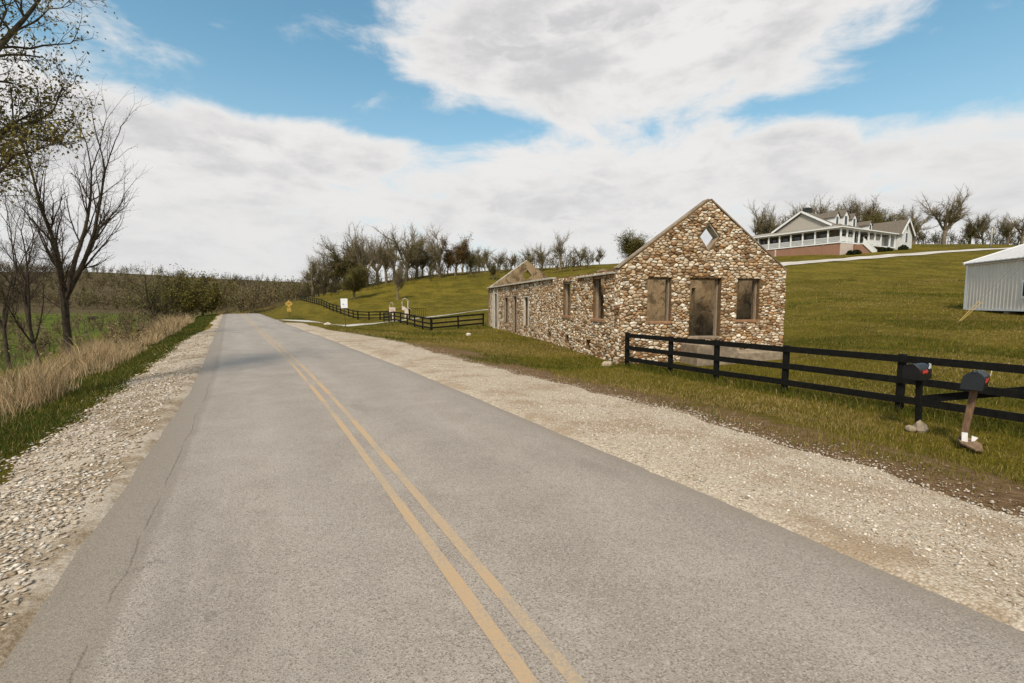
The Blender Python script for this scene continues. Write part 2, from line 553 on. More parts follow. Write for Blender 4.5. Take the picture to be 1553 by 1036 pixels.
# ------------------------------------------------------------------ road, shoulders, driveways
def asphalt(nt, b):
    v = pos(nt)
    s = nt.new('ShaderNodeSeparateXYZ'); nt.link(v, s.inputs[0])
    ya = nt.math('SMOOTH_MAX', nt.math('SUBTRACT', s.outputs[1], 12.0), 0.0, 12.0)
    X = nt.math('MULTIPLY_ADD', ya, BEND, s.outputs[0])
    big = nt.noise(nt.mapping(v, scale=(1, 0.12, 1)), 0.9, 5, 0.6)
    mid = nt.noise(v, 1.3, 5, 0.6)
    agg = nt.vor(v, 115.0, out='Color')
    aggd = nt.vor(v, 115.0)
    fine = nt.noise(v, 60.0, 5, 0.75)
    av = nt.new('ShaderNodeSeparateColor'); nt.link(agg, av.inputs[0])
    c = nt.mix(nt.step(mid, 0.3, 0.7), (0.285, 0.233, 0.188), (0.360, 0.300, 0.246))
    c = nt.mix(nt.math('MULTIPLY', nt.step(big, 0.45, 0.68), 0.5), c, (0.40, 0.342, 0.288))
    # wheel tracks polished darker by traffic, lane middles dustier
    for cx in (-2.0, -0.75, 0.8, 2.05):
        q = nt.math('DIVIDE', nt.math('SUBTRACT', X, cx), 0.38)
        gss = nt.math('POWER', 2.718, nt.math('MULTIPLY', nt.math('MULTIPLY', q, q), -1.0))
        c = nt.mix(nt.math('MULTIPLY', gss, 0.22), c, (0.195, 0.163, 0.132))
    c = nt.mix(nt.math('MULTIPLY', nt.step(av.outputs[0], 0.55, 0.95), 0.50), c, (0.52, 0.45, 0.37))
    c = nt.mix(nt.math('MULTIPLY', nt.step(av.outputs[1], 0.62, 0.95), 0.60), c, (0.105, 0.083, 0.062))
    st = nt.noise(nt.mapping(v, scale=(1, 0.3, 1)), 0.55, 5, 0.62)
    c = nt.mix(nt.math('MULTIPLY', nt.step(st, 0.54, 0.66), 0.35), c, (0.17, 0.142, 0.115))
    sp = nt.noise(v, 2.6, 3, 0.5)
    c = nt.mix(nt.math('MULTIPLY', nt.step(sp, 0.68, 0.74), 0.4), c, (0.13, 0.105, 0.082))
    # frayed dusty edges
    ax = nt.math('ABSOLUTE', X)
    e = nt.step(nt.math('ADD', ax, nt.math('MULTIPLY', nt.math('SUBTRACT', mid, 0.5), 0.5)), 2.15, 2.6)
    c = nt.mix(nt.math('MULTIPLY', e, 0.55), c, nt.mix(nt.step(fine, 0.35, 0.65), (0.155, 0.118, 0.084), (0.29, 0.232, 0.172)))
    # a sealed crack running along the left edge and hairline cross cracks
    wv = nt.math('ADD', X, nt.math('MULTIPLY', nt.noise(nt.mapping(v, scale=(0, 1, 0)), 0.5, 6, 0.7), 0.22))
    cr = nt.step(nt.math('ABSOLUTE', nt.math('ADD', wv, 2.10)), 0.016, 0.0)
    cr = nt.math('MULTIPLY', cr, nt.step(nt.noise(v, 1.6, 4, 0.6), 0.34, 0.52))
    old = nt.step(wv, -1.98, -2.06)
    c = nt.mix(nt.math('MULTIPLY', old, 0.55), c, nt.mix(nt.step(fine, 0.35, 0.65), (0.150, 0.118, 0.086), (0.255, 0.208, 0.158)))
    c = nt.mix(nt.math('MULTIPLY', cr, 0.22), c, (0.085, 0.062, 0.042))
    wy = nt.math('ADD', s.outputs[1], nt.math('MULTIPLY', nt.noise(nt.mapping(v, scale=(1, 0.08, 0)), 1.4, 6, 0.7), 1.3))
    fr = nt.math('ABSOLUTE', nt.math('SUBTRACT', nt.math('FRACT', nt.math('DIVIDE', wy, 9.5)), 0.5))
    cr2 = nt.math('MULTIPLY', nt.step(fr, 0.004, 0.0), nt.step(nt.noise(v, 0.5, 3), 0.50, 0.62))
    c = nt.mix(nt.math('MULTIPLY', cr2, 0.6), c, (0.06, 0.05, 0.042))
    nt.link(c, b.inputs['Base Color'])
    b.inputs['Roughness'].default_value = 0.62
    b.inputs['Specular IOR Level'].default_value = 0.4
    h = nt.math('ADD', nt.math('MULTIPLY', aggd, 1.0), nt.math('MULTIPLY', fine, 0.8))
    h = nt.math('SUBTRACT', h, nt.math('MULTIPLY', nt.math('MAXIMUM', cr, cr2), 2.0))
    nt.link(nt.bump(h, 0.6, 0.006), b.inputs['Normal'])


M_ASPH = material('asphalt', asphalt)


def strip_mesh(name, ys, xl, xr, zf, ncross, m, skirt=0.0, parent=None, **kw):
    """sheet between edges xl(y) and xr(y)"""
    V = []
    for y, a, c in zip(ys, xl, xr):
        for k in range(ncross + 1):
            V.append((a + (c - a) * k / ncross, y, 0))
    V = np.array(V)
    V[:, 2] = zf(V[:, 0], V[:, 1])
    V[:, 0] += xc(V[:, 1])
    if skirt:
        V[:: ncross + 1, 2] -= skirt
        V[ncross:: ncross + 1, 2] -= skirt
    n = ncross + 1
    I = np.arange(len(V)).reshape(-1, n)
    Fs = np.stack([I[:-1, :-1], I[:-1, 1:], I[1:, 1:], I[1:, :-1]], -1).reshape(-1, 4)
    return link_mesh(name, np_mesh(name, V, Fs), m, parent, smooth=True, **kw)


def wob(ys, amp, seed, f=1.0):
    r = np.random.default_rng(seed)
    out = np.zeros(len(ys))
    for k, (w_, a) in enumerate([(0.21, 1), (0.55, .7), (1.3, .5), (2.9, .35), (6.1, .22)]):
        out += a * np.sin(ys * w_ * f + r.uniform(0, 6.3)) * np.sin(ys * w_ * f * .37 + r.uniform(0, 6.3))
    return out * amp


ry = axis([(-14, 40, 0.15), (40, 150, 0.5), (150, 151, 1)])
road = strip_mesh('road', ry, -2.66 + wob(ry, 0.11, 1, 1.6), 2.64 + wob(ry, 0.055, 2, 1.6), lambda x, y: road_z(y) + 0.004 - 0.012 * (x / 2.65) ** 2, 16, M_ASPH, skirt=0.05, kind='structure')


def paint(nt, b):
    v = pos(nt)
    n1 = nt.noise(v, 45.0, 6, 0.8)
    n2 = nt.noise(nt.mapping(v, scale=(1, 0.35, 1)), 2.2, 5, 0.6)
    wear = nt.step(nt.math('ADD', n1, nt.math('MULTIPLY', nt.math('SUBTRACT', n2, 0.5), 0.9)), 0.44, 0.62)
    s = nt.new('ShaderNodeSeparateXYZ'); nt.link(v, s.inputs[0])
    c = nt.mix(nt.step(n2, 0.3, 0.7), (0.54, 0.330, 0.150), (0.58, 0.385, 0.20))
    c = nt.mix(nt.math('MULTIPLY_ADD', wear, 0.50, 0.45), c, (0.33, 0.27, 0.21))
    nt.link(c, b.inputs['Base Color'])
    nt.link(nt.bump(n1, 0.6, 0.006), b.inputs['Normal'])
    b.inputs['Roughness'].default_value = 0.8


M_PAINT = material('faded_yellow_paint', paint)
for x0, sd in ((-0.245, 11), (-0.035, 12)):
    strip_mesh('centre_line', ry, x0 + wob(ry, 0.006, sd), x0 + 0.085 + wob(ry, 0.006, sd + 5), lambda x, y: road_z(y) + 0.008 - 0.012 * (x / 2.65) ** 2, 2, M_PAINT, parent=road)


def gravel(nt, b):
    v = pos(nt)
    vc = nt.vor(v, 48.0, out='Color'); vd = nt.vor(v, 48.0)
    sp = nt.new('ShaderNodeSeparateColor'); nt.link(vc, sp.inputs[0])
    n = nt.noise(v, 0.8, 5, 0.6); nf = nt.noise(v, 40, 5, 0.7)
    c = nt.mix(sp.outputs[0], (0.36, 0.28, 0.195), (0.60, 0.50, 0.385))
    c = nt.mix(nt.math('MULTIPLY', nt.step(n, 0.46, 0.64), 0.75), c, (0.30, 0.20, 0.115))
    c = nt.mix(nt.math('MULTIPLY', nt.step(vd, 0.45, 0.8), 0.6), c, (0.22, 0.155, 0.095))
    c = nt.mix(nt.math('MULTIPLY', nt.step(nf, 0.5, 0.8), 0.5), c, (0.62, 0.56, 0.48))
    nt.link(c, b.inputs['Base Color'])
    b.inputs['Roughness'].default_value = 0.95
    nt.link(nt.bump(nt.math('SUBTRACT', nt.math('MULTIPLY', nf, 0.4), vd), 0.7, 0.014), b.inputs['Normal'])


M_GRAV = material('limestone_gravel', gravel)


def dirty(nt, b):
    v = pos(nt)
    n = nt.noise(v, 1.5, 6, 0.65); nf = nt.noise(v, 30, 5, 0.7); n2 = nt.noise(v, 0.45, 4, 0.6)
    c = nt.mix(nt.step(nf, 0.3, 0.7), (0.19, 0.125, 0.066), (0.38, 0.295, 0.205))
    c = nt.mix(nt.step(nt.math('ADD', n, nt.math('MULTIPLY', nt.math('SUBTRACT', n2, 0.5), 0.6)), 0.40, 0.60), c, nt.mix(nt.step(nf, 0.3, 0.7), (0.36, 0.285, 0.205), (0.55, 0.46, 0.365)))
    nt.link(c, b.inputs['Base Color'])
    b.inputs['Roughness'].default_value = 0.95
    nt.link(nt.bump(nt.math('ADD', nf, nt.math('MULTIPLY', n, 2.0)), 0.7, 0.03), b.inputs['Normal'])


M_DIRTY = material('dirty_limestone', dirty)


def right_edge(y):
    return 5.70 + wob(y, 0.30, 21) - 1.8 * sstep(24, 44, y) - 0.75 * sstep(9, 1, y)


def left_edge(y):
    return -3.95 + wob(y, 0.20, 22) + 0.75 * sstep(26, 48, y)


sy = axis([(-10, 40, 0.15), (40, 49, 0.3)])
strip_mesh('gravel_shoulder', sy, np.full(len(sy), 2.5), right_edge(sy), lambda x, y: zg(x + xc(y), y) + 0.014 + 0.03 * (x < 2.7), 14, M_GRAV, skirt=0.03, kind='structure')
sy2 = axis([(-10, 40, 0.15), (40, 90, 0.5)])
strip_mesh('gravel_shoulder', sy2, left_edge(sy2), np.full(len(sy2), -2.5), lambda x, y: zg(x + xc(y), y) + 0.014 + 0.03 * (x > -2.7), 10, M_DIRTY, skirt=0.03, kind='structure')


def path_sheet(name, pts, width, m, lift=0.05, step=1.0, ncross=6, **kw):
    pts = [Vector((*p, 0)) for p in pts]
    pp = [pts[0] * 2 - pts[1]] + pts + [pts[-1] * 2 - pts[-2]]
    S = []
    for i in range(1, len(pp) - 2):
        n = max(2, int((pp[i + 1] - pp[i]).length / step))
        for k in range(n):
            q = k / n
            a, b_, c, d = pp[i - 1], pp[i], pp[i + 1], pp[i + 2]
            S.append(0.5 * (2 * b_ + (c - a) * q + (2 * a - 5 * b_ + 4 * c - d) * q * q + (3 * b_ - a - 3 * c + d) * q ** 3))
    S.append(pp[-2])
    V = []
    for i, p in enumerate(S):
        d = (S[min(i + 1, len(S) - 1)] - S[max(i - 1, 0)]).normalized()
        nrm = Vector((d.y, -d.x, 0))
        wdt = width(i / (len(S) - 1)) if callable(width) else width
        for k in range(ncross + 1):
            q = p + nrm * wdt * (k / ncross - 0.5)
            V.append((q.x, q.y, 0))
    V = np.array(V)
    V[:, 2] = zg(V[:, 0], V[:, 1]) + lift
    I = np.arange(len(V)).reshape(-1, ncross + 1)
    Fs = np.stack([I[:-1, :-1], I[:-1, 1:], I[1:, 1:], I[1:, :-1]], -1).reshape(-1, 4)
    o = link_mesh(name, np_mesh(name, V, Fs), m, None, smooth=True, **kw)
    return o, [(p.x, p.y) for p in S]


def pale(nt, b):
    v = pos(nt)
    n = nt.noise(v, 0.5, 5, 0.6); nf = nt.noise(v, 9, 5, 0.7)
    c = nt.mix(nt.step(n, 0.35, 0.65), (0.42, 0.37, 0.31), (0.56, 0.51, 0.45))
    c = nt.mix(nt.math('MULTIPLY', nt.step(nf, 0.5, 0.75), 0.4), c, (0.33, 0.27, 0.20))
    nt.link(c, b.inputs['Base Color'])
    b.inputs['Roughness'].default_value = 0.95


M_PALE = material('pale_crushed_stone', pale)
dp = [(2.2, 53.5), (5.5, 55.5), (10, 58.5), (15, 60.5), (21, 60), (30, 56.5), (41, 53)]
path_sheet('driveway', dp, lambda q: 4.0 + 7.0 * (1 - min(1, q * 6)) ** 2, M_PALE, lift=0.035, step=0.8, kind='structure')
hp = [P(1040, 440, 66)[:2], P(1110, 415, 72)[:2], P(1180, 402, 78)[:2], P(1300, 393, 85)[:2], P(1400, 384, 87)[:2], P(1500, 378.5, 86)[:2], P(1600, 374, 86)[:2]]
path_sheet('house_drive', [tuple(p) for p in hp], 3.6, M_PALE, lift=0.10, step=0.8, kind='structure')

# ------------------------------------------------------------------ the roofless stone building
A0 = np.array([10.78, 13.89, -0.45])
RZ = R_(-15.4)
ruin = empty('stone_ruin', A0, RZ, label='roofless fieldstone building with a gabled front and diamond opening, beside the black fence', cat='ruin')
W_, L_, TK, EAVE, APEX = 7.35, 28.0, 0.42, 3.62, 6.27


def mortar(nt, b):
    v = pos(nt)
    n1 = nt.noise(v, 9, 6, 0.7); n2 = nt.noise(v, 0.9, 4, 0.6)
    c = nt.mix(nt.step(n1, 0.3, 0.7), (0.105, 0.058, 0.024), (0.205, 0.125, 0.060))
    c = nt.mix(nt.math('MULTIPLY', nt.step(n2, 0.48, 0.68), 0.5), c, (0.25, 0.17, 0.095))
    nt.link(c, b.inputs['Base Color'])
    b.inputs['Roughness'].default_value = 0.95
    nt.link(nt.bump(n1, 0.8, 0.03), b.inputs['Normal'])


def plaster(nt, b):
    v = pos(nt)
    n1 = nt.noise(v, 5, 6, 0.7); n2 = nt.noise(v, 0.8, 5, 0.65); n3 = nt.noise(nt.mapping(v, scale=(3, 3, 0.35)), 1.2, 5, 0.65)
    c = nt.mix(nt.step(n1, 0.3, 0.7), (0.24, 0.160, 0.085), (0.37, 0.265, 0.155))
    c = nt.mix(nt.math('MULTIPLY', nt.step(n2, 0.46, 0.62), 0.7), c, (0.145, 0.092, 0.045))
    n4 = nt.noise(v, 1.9, 6, 0.7, 0.6)
    c = nt.mix(nt.math('MULTIPLY', nt.step(n4, 0.52, 0.57), 0.7), c, (0.075, 0.052, 0.028))
    c = nt.mix(nt.math('MULTIPLY', nt.step(n3, 0.55, 0.72), 0.75), c, (0.060, 0.044, 0.026))
    nt.link(c, b.inputs['Base Color'])
    b.inputs['Roughness'].default_value = 0.95
    nt.link(nt.bump(nt.math('ADD', n1, n2), 0.7, 0.04), b.inputs['Normal'])


M_MORT = material('brown_mortar', mortar)
M_PLAS = material('old_plaster', plaster)
M_STONE = vcol('fieldstone', rough=0.9, var=0.28, scale=9.0, bump=0.55)
M_WOOD = plain('weathered_wood', (0.27, 0.205, 0.145), 0.85, 0.35, 5, 0.3, stretch=(6, 6, 0.6))
M_GREYW = plain('grey_bleached_board', (0.50, 0.45, 0.38), 0.85, 0.25, 4, 0.25, stretch=(5, 5, 0.5), dark=(0.30, 0.25, 0.19))
M_SILL = plain('rust_brick_sill', (0.30, 0.16, 0.085), 0.9, 0.3, 9, 0.4)
M_CONC = plain('stained_concrete', (0.27, 0.205, 0.14), 0.95, 0.28, 5, 0.5, dark=(0.17, 0.125, 0.085))


def wall_mesh(name, outer, holes, thick, frame):
    """outer/holes: 2-D loops (u, z); frame maps (u, depth, z) to ruin-local"""
    loops = [outer] + holes
    tri = mgeo.tessellate_polygon([[Vector((u, z, 0)) for u, z in lp] for lp in loops])
    flat = [p for lp in loops for p in lp]
    n = len(flat)
    V = [frame(u, 0, z) for u, z in flat] + [frame(u, thick, z) for u, z in flat]
    Fs = [tuple(q) for q in tri] + [tuple(i + n for i in reversed(q)) for q in tri]
    off = 0
    for lp in loops:
        m = len(lp)
        for k in range(m):
            a, c = off + k, off + (k + 1) % m
            Fs.append((a, c, c + n, a + n))
        off += m
    mb = MB(); mb.raw(V, Fs)
    return mb


def rect(u0, u1, z0, z1):
    return [(u0, z0), (u1, z0), (u1, z1), (u0, z1)]


def fr_front(u, d, z): return (u, d, z)
def fr_left(u, d, z): return (0.08 + d, u, z)
def fr_right(u, d, z): return (W_ - 0.04 - d, u, z)
def fr_back(u, d, z): return (u, L_ - d, z)


def ragged(u0, u1, z, amp, seed, dips=()):
    r = random.Random(seed); pts = []; u = u0
    while u < u1 - 0.15:
        zz = z + r.uniform(-amp, amp)
        for (c, w2, dz) in dips:
            zz -= dz * math.exp(-((u - c) / w2) ** 2)
        pts.append((u, zz)); u += r.uniform(0.15, 0.4)
    pts.append((u1, z + r.uniform(-amp, amp)))
    return pts


WIN1, DOOR, WIN2 = (1.14, 2.14, 1.60, 3.28), (2.96, 4.34, 0.98, 3.28), (5.08, 6.10, 1.62, 3.28)
DIA = [(3.74, 4.32), (4.20, 4.90), (3.74, 5.42), (3.30, 4.88)]
gab = [(W_, EAVE)] + [(W_ + (3.70 - W_) * k / 9 + random.uniform(-.03, .03), EAVE + (APEX - EAVE) * k / 9 + random.uniform(-.04, .02)) for k in range(1, 9)] + [(3.82, APEX), (3.60, APEX)] + \
      [(3.60 * (9 - k) / 9, APEX + (EAVE - APEX) * k / 9) for k in range(1, 9)] + [(0, EAVE)]
f_out = [(0, -0.5), (W_, -0.5)] + gab
f_holes = [rect(*WIN1), rect(*DOOR), rect(*WIN2), DIA]
front = wall_mesh('front_wall', f_out, f_holes, TK, fr_front).build('front_wall', M_MORT, ruin)

SA, SB = (1.62, 2.78, 1.62, 3.42), (5.50, 6.70, 1.64, 3.34)
SC, SD, SE, SF = (13.4, 14.75, 0.75, 2.75), (16.6, 17.9, 0.10, 2.85), (19.5, 20.95, 0.72, 2.75), (23.9, 26.2, 0.10, 3.15)
VENTS = [(8.75, 9.2, .36, .68), (5.8, 6.25, .32, .66), (3.0, 3.45, .25, .66)]
s_holes = [rect(*q) for q in (SA, SB, SC, SD, SE, SF)] + [rect(*q) for q in VENTS]
stop = ragged(TK, L_ - TK, 3.60, 0.035, 5, dips=((4.0, 0.5, 0.03), (9.5, 1.0, 0.05)))
s_out = [(TK, -0.5), (L_ - TK, -0.5)] + list(reversed(stop))
left = wall_mesh('side_wall', s_out, s_holes, TK - 0.06, fr_left).build('side_wall', M_MORT, ruin)
r_holes = [rect(2.5, 3.6, 1.6, 3.2), rect(5.6, 6.8, 1.2, 3.2), rect(9, 10.2, 1.6, 3.2), rect(14, 15.2, 1.6, 3.2), rect(19, 20.2, 1.6, 3.2)]
r_out = [(TK, -0.5), (L_ - TK, -0.5)] + list(reversed(ragged(TK, L_ - TK, 3.45, 0.07, 9)))
right = wall_mesh('side_wall', r_out, r_holes, TK - 0.06, fr_right).build('side_wall', M_PLAS, ruin)
b_out = [(0, -0.5), (W_, -0.5), (W_, EAVE)] + [(W_ + (3.70 - W_) * k / 7 + random.uniform(-.05, .05), EAVE + (APEX - EAVE) * k / 7 + random.uniform(-.05, .03)) for k in range(1, 7)] + [(3.70, APEX)] + \
        [(3.70 * (7 - k) / 7, APEX + (EAVE - APEX) * k / 7) for k in range(1, 7)] + [(0, EAVE)]
back = wall_mesh('back_wall', b_out, [[(3.70, 4.30), (4.16, 4.88), (3.70, 5.40), (3.26, 4.88)], rect(1.2, 2.2, 1.6, 3.2), rect(5.1, 6.1, 1.6, 3.2)], TK, fr_back).build('back_wall', M_PLAS, ruin)
# a cross wall still stands inside
wall_mesh('partition_wall', [(TK + 0.08, -0.4), (W_ - TK - 0.04, -0.4)] + list(reversed(ragged(TK + 0.08, W_ - TK - 0.04, 3.80, 0.08, 14))), [rect(1.0, 1.75, 0.75, 2.8), rect(5.2, 5.42, 1.8, 3.0)], 0.30, lambda u, d, z: (u, 3.3 + d, z)).build('partition_wall', M_PLAS, ruin)
fl = MB(); fl.box(TK + .04, W_ - TK - .06, TK + .002, L_ - TK - .002, 0.5, 0.60); fl.build('floor_slab', M_CONC, ruin)


# individually laid fieldstones -------------------------------------------------
def clip_half(poly, nx, ny, c):
    out = []
    for i in range(len(poly)):
        p, q = poly[i], poly[(i + 1) % len(poly)]
        a = nx * p[0] + ny * p[1] - c; b_ = nx * q[0] + ny * q[1] - c
        if a <= 0: out.append(p)
        if (a < 0 < b_) or (b_ < 0 < a):
            s = a / (a - b_); out.append((p[0] + (q[0] - p[0]) * s, p[1] + (q[1] - p[1]) * s))
    return out


def lay(outer_planes, holes, u0, u1, z0, z1, cw, ch, seed):
    """irregular cells (u, z polygons) filling a wall face"""
    r = random.Random(seed); sites = []
    row = 0; z = z0
    while z < z1 + ch:
        u = u0 - r.random() * cw
        while u < u1 + cw:
            if r.random() > 0.10:
                sites.append((u + r.uniform(-.42, .42) * cw, z + r.uniform(-.45, .45) * ch))
            u += cw * r.choice((0.62, 0.8, 1.0, 1.0, 1.3, 1.6))
        z += ch * r.choice((0.75, 0.9, 1.0, 1.2, 1.4)); row += 1
    ax = cw / ch * 0.95                      # squash so cells come out lying flat
    S = np.array([(u / ax, z) for u, z in sites])
    th = np.array([0.9 * math.sin(u * 1.9 + 2 * math.sin(z * 1.7 + seed)) * r.random() for u, z in sites])
    cells = []
    for i, (su, sz) in enumerate(S):
        d2 = ((S - S[i]) ** 2).sum(1)
        nb = np.argsort(d2)[1:15]
        q = 3.0 * ch
        poly = [(su - q, sz - q), (su + q, sz - q), (su + q, sz + q), (su - q, sz + q)]
        for j in nb:
            nxv, nyv = S[j][0] - su, S[j][1] - sz
            poly = clip_half(poly, nxv, nyv, (S[j][0] ** 2 + S[j][1] ** 2 - su * su - sz * sz) / 2)
            if len(poly) < 3: break
        poly = [(p[0] * ax, p[1]) for p in poly]
        c = (sites[i][0], sites[i][1])
        ok = True
        for (nxv, nyv, k) in outer_planes:
            poly = clip_half(poly, nxv, nyv, k) if len(poly) > 2 else []
        for h in holes:
            best = None
            for k in range(len(h)):
                p, q2 = h[k], h[(k + 1) % len(h)]
                e = (q2[0] - p[0], q2[1] - p[1]); ln = math.hypot(*e)
                nn = (e[1] / ln, -e[0] / ln)         # outward for ccw
                dist = (c[0] - p[0]) * nn[0] + (c[1] - p[1]) * nn[1]
                if best is None or dist > best[0]: best = (dist, nn, p)
            if best[0] <= 0.005: ok = False; break
            nn, p = best[1], best[2]
            poly = clip_half(poly, -nn[0], -nn[1], -(nn[0] * p[0] + nn[1] * p[1])) if len(poly) > 2 else []
        if ok and len(poly) > 2: cells.append(poly)
    return cells


def area(p):
    return 0.5 * sum(p[i][0] * p[(i + 1) % len(p)][1] - p[(i + 1) % len(p)][0] * p[i][1] for i in range(len(p)))


TINTS = [((0.63, 0.49, 0.345), 5), ((0.53, 0.375, 0.23), 5), ((0.74, 0.64, 0.505), 5), ((0.43, 0.26, 0.13), 4), ((0.30, 0.162, 0.076), 3), ((0.47, 0.33, 0.205), 4), ((0.37, 0.275, 0.18), 2.5), ((0.20, 0.118, 0.06), 2.5)]


def stone_geo(poly, r, frame, tint_shift=1.0):
    a = area(poly)
    if a < 0.0016: return None
    # soften corners, then keep at most 8 of them
    pts = []
    for i in range(len(poly)):
        p, q = poly[i], poly[(i + 1) % len(poly)]
        pts += [(p[0] * .84 + q[0] * .16, p[1] * .84 + q[1] * .16), (p[0] * .16 + q[0] * .84, p[1] * .16 + q[1] * .84)]
    while len(pts) > 8:
        k = min(range(len(pts)), key=lambda i: math.hypot(pts[i][0] - pts[(i + 1) % len(pts)][0], pts[i][1] - pts[(i + 1) % len(pts)][1]))
        j = (k + 1) % len(pts)
        pts[k] = ((pts[k][0] + pts[j][0]) / 2, (pts[k][1] + pts[j][1]) / 2); pts.pop(j)
    cx = sum(p[0] for p in pts) / len(pts); cz = sum(p[1] for p in pts) / len(pts)
    rad = math.sqrt(a / math.pi)
    gap = r.uniform(0.005, 0.016)
    s0 = max(0.5, 1 - gap / rad)
    h = r.uniform(0.012, 0.050)
    V = []
    n = len(pts)
    jit = [(r.uniform(-.012, .012), r.uniform(-.010, .010)) for _ in pts]
    for (s, d) in ((s0, 0.03), (s0 * 0.97, -h * 0.70), (s0 * 0.80, -h)):
        for k, p in enumerate(pts):
            V.append(frame(cx + (p[0] - cx) * s + jit[k][0], d + r.uniform(-.004, .004), cz + (p[1] - cz) * s + jit[k][1]))
    V.append(frame(cx, -h * r.uniform(0.95, 1.15), cz))
    Fs = []
    for g in (0, n):
        for k in range(n):
            Fs.append((g + k, g + (k + 1) % n, g + n + (k + 1) % n, g + n + k))
    for k in range(n):
        Fs.append((2 * n + k, 2 * n + (k + 1) % n, 3 * n))
    tot = sum(w2 for _, w2 in TINTS); x = r.uniform(0, tot)
    for c, w2 in TINTS:
        x -= w2
        if x <= 0: break
    b_ = r.uniform(0.82, 1.15) * tint_shift
    return V, Fs, tuple(min(.85, v * b_) for v in c), a


def line_plane(p, q):
    """half-plane keeping the right-hand side of p->q (outer loop given clockwise)"""
    e = (q[0] - p[0], q[1] - p[1]); nn = (-e[1], e[0])
    return (nn[0], nn[1], nn[0] * p[0] + nn[1] * p[1])


ALL = []      # (apparent size, wall object, geo)
r_ = random.Random(3)
gp = [line_plane((0.0, EAVE - .02), (3.68, APEX - .02)), line_plane((3.72, APEX - .02), (W_, EAVE - .02)), (1, 0, W_ - .005), (-1, 0, 0.0), (0, -1, 0.3)]
for poly in lay(gp, f_holes, 0, W_, -0.3, APEX, 0.185, 0.092, 41):
    g = stone_geo(poly, r_, fr_front)
    if g: ALL.append((g[3] * 1.0, front, g))
for poly in lay([(1, 0, L_ - .01), (-1, 0, -TK + .42), (0, -1, 0.3), (0, 1, 3.56)], s_holes, 0.0, 11.5, -0.3, 3.6, 0.21, 0.102, 43):
    if poly and min(p[0] for p in poly) < 11.6:
        g = stone_geo(poly, r_, fr_left, 0.95)
        if g: ALL.append((g[3] * (18 / (18 + min(p[0] for p in poly))) ** 3 * 0.55, left, g))
for poly in lay([(1, 0, L_ - .01), (-1, 0, -11.4), (0, -1, 0.3), (0, 1, 3.56)], s_holes, 11.4, L_, -0.3, 3.6, 0.27, 0.14, 47):
    g = stone_geo(poly, r_, fr_left, 0.82)
    if g: ALL.append((0.0, left, g))
for poly in lay([(1, 0, L_), (-1, 0, 0.0), (0, -1, 0.3), (0, 1, 3.38)], r_holes, 0, 8, -0.3, 3.4, 0.34, 0.20, 49):
    g = stone_geo(poly, r_, fr_right)
    if g: ALL.append((0.0, right, g))
for poly in lay([(1, 0, TK), (-1, 0, 0.0), (0, -1, 0.3), (0, 1, EAVE - .03)], [], 0, TK, -0.3, EAVE, 0.26, 0.14, 51):
    g = stone_geo(poly, r_, lambda u, d, z: (d, u, z))
    if g: ALL.append((0.001, front, g))
ALL.sort(key=lambda q: -q[0])


def geo_mesh(name, items):
    V, Fs, C_ = [], [], []
    for (g) in items:
        n = len(V); V += g[0]; Fs += [tuple(i + n for i in q) for q in g[1]]; C_ += [g[2]] * len(g[0])
    me = bpy.data.meshes.new(name); me.from_pydata(V, [], Fs)
    bm = bmesh.new(); bm.from_mesh(me); bmesh.ops.recalc_face_normals(bm, faces=bm.faces[:]); bm.to_mesh(me); bm.free()
    at = me.attributes.new('col', 'FLOAT_COLOR', 'POINT')
    at.data.foreach_set('color', np.c_[np.array(C_), np.ones(len(C_))].astype(np.float32).ravel())
    return me


for q in ALL[:298]:
    link_mesh('stone', geo_mesh('stone', [q[2]]), M_STONE, q[1], smooth=True)
link_mesh('rubble_stonework', geo_mesh('rubble_stonework', [q[2] for q in ALL[298:]]), M_STONE, ruin, smooth=True, kind='stuff')

# coping, sills, frames, eave boards
cp = MB()
cp.bar((-0.10, 0.17, EAVE + 0.0), (3.66, 0.17, APEX + 0.05), 0.36, 0.045, (-.6, 0, .8)); cp.build('coping', M_CONC, ruin)
cp = MB(); cp.bar((3.76, 0.16, APEX + 0.05), (W_ + 0.03, 0.16, EAVE + 0.02), 0.34, 0.05, (.6, 0, .8)); cp.build('coping', M_CONC, ruin)
for (u0, u1, z0, z1) in (WIN1, WIN2):
    m = MB(); m.box(u0 - .08, u1 + .06, -0.055, 0.30, z0 - 0.10, z0 + 0.012); m.build('window_sill', M_SILL, front, bevel=0.012)
    m = MB()
    m.box(u0 + .004, u0 + .06, .14, .24, z0 + .015, z1 - .07); m.box(u1 - .06, u1 - .004, .14, .24, z0 + .015, z1 - .07); m.box(u0 + .004, u1 - .004, .13, .25, z1 - .068, z1 - .004)
    m.build('window_frame', M_WOOD, front)
m = MB(); u0, u1, z0, z1 = DOOR
m.box(u0 + .004, u0 + .07, .20, .32, z0 + .015, z1 - .07); m.box(u1 - .07, u1 - .004, .20, .32, z0 + .015, z1 - .07); m.box(u0 + .004, u1 - .004, .19, .33, z1 - .068, z1 - .004)
m.build('door_frame', M_WOOD, front)
m = MB(); m.box(DOOR[0] + .01, DOOR[1] - .01, -.04, TK, DOOR[2] - .10, DOOR[2] + .01); m.build('door_sill', M_CONC, front, bevel=0.015)
for k in range(4):
    a, c = DIA[k], DIA[(k + 1) % 4]
    e = Vector((c[0] - a[0], 0, c[1] - a[1])).normalized(); nrm = Vector((-e.z, 0, e.x)) * 0.022
    m = MB(); m.bar(Vector((a[0], .21, a[1])) + nrm + e * .03, Vector((c[0], .21, c[1])) + nrm - e * .03, 0.36, 0.03, nrm); m.build('opening_lining', M_CONC if k in (0,) else M_GREYW, front)
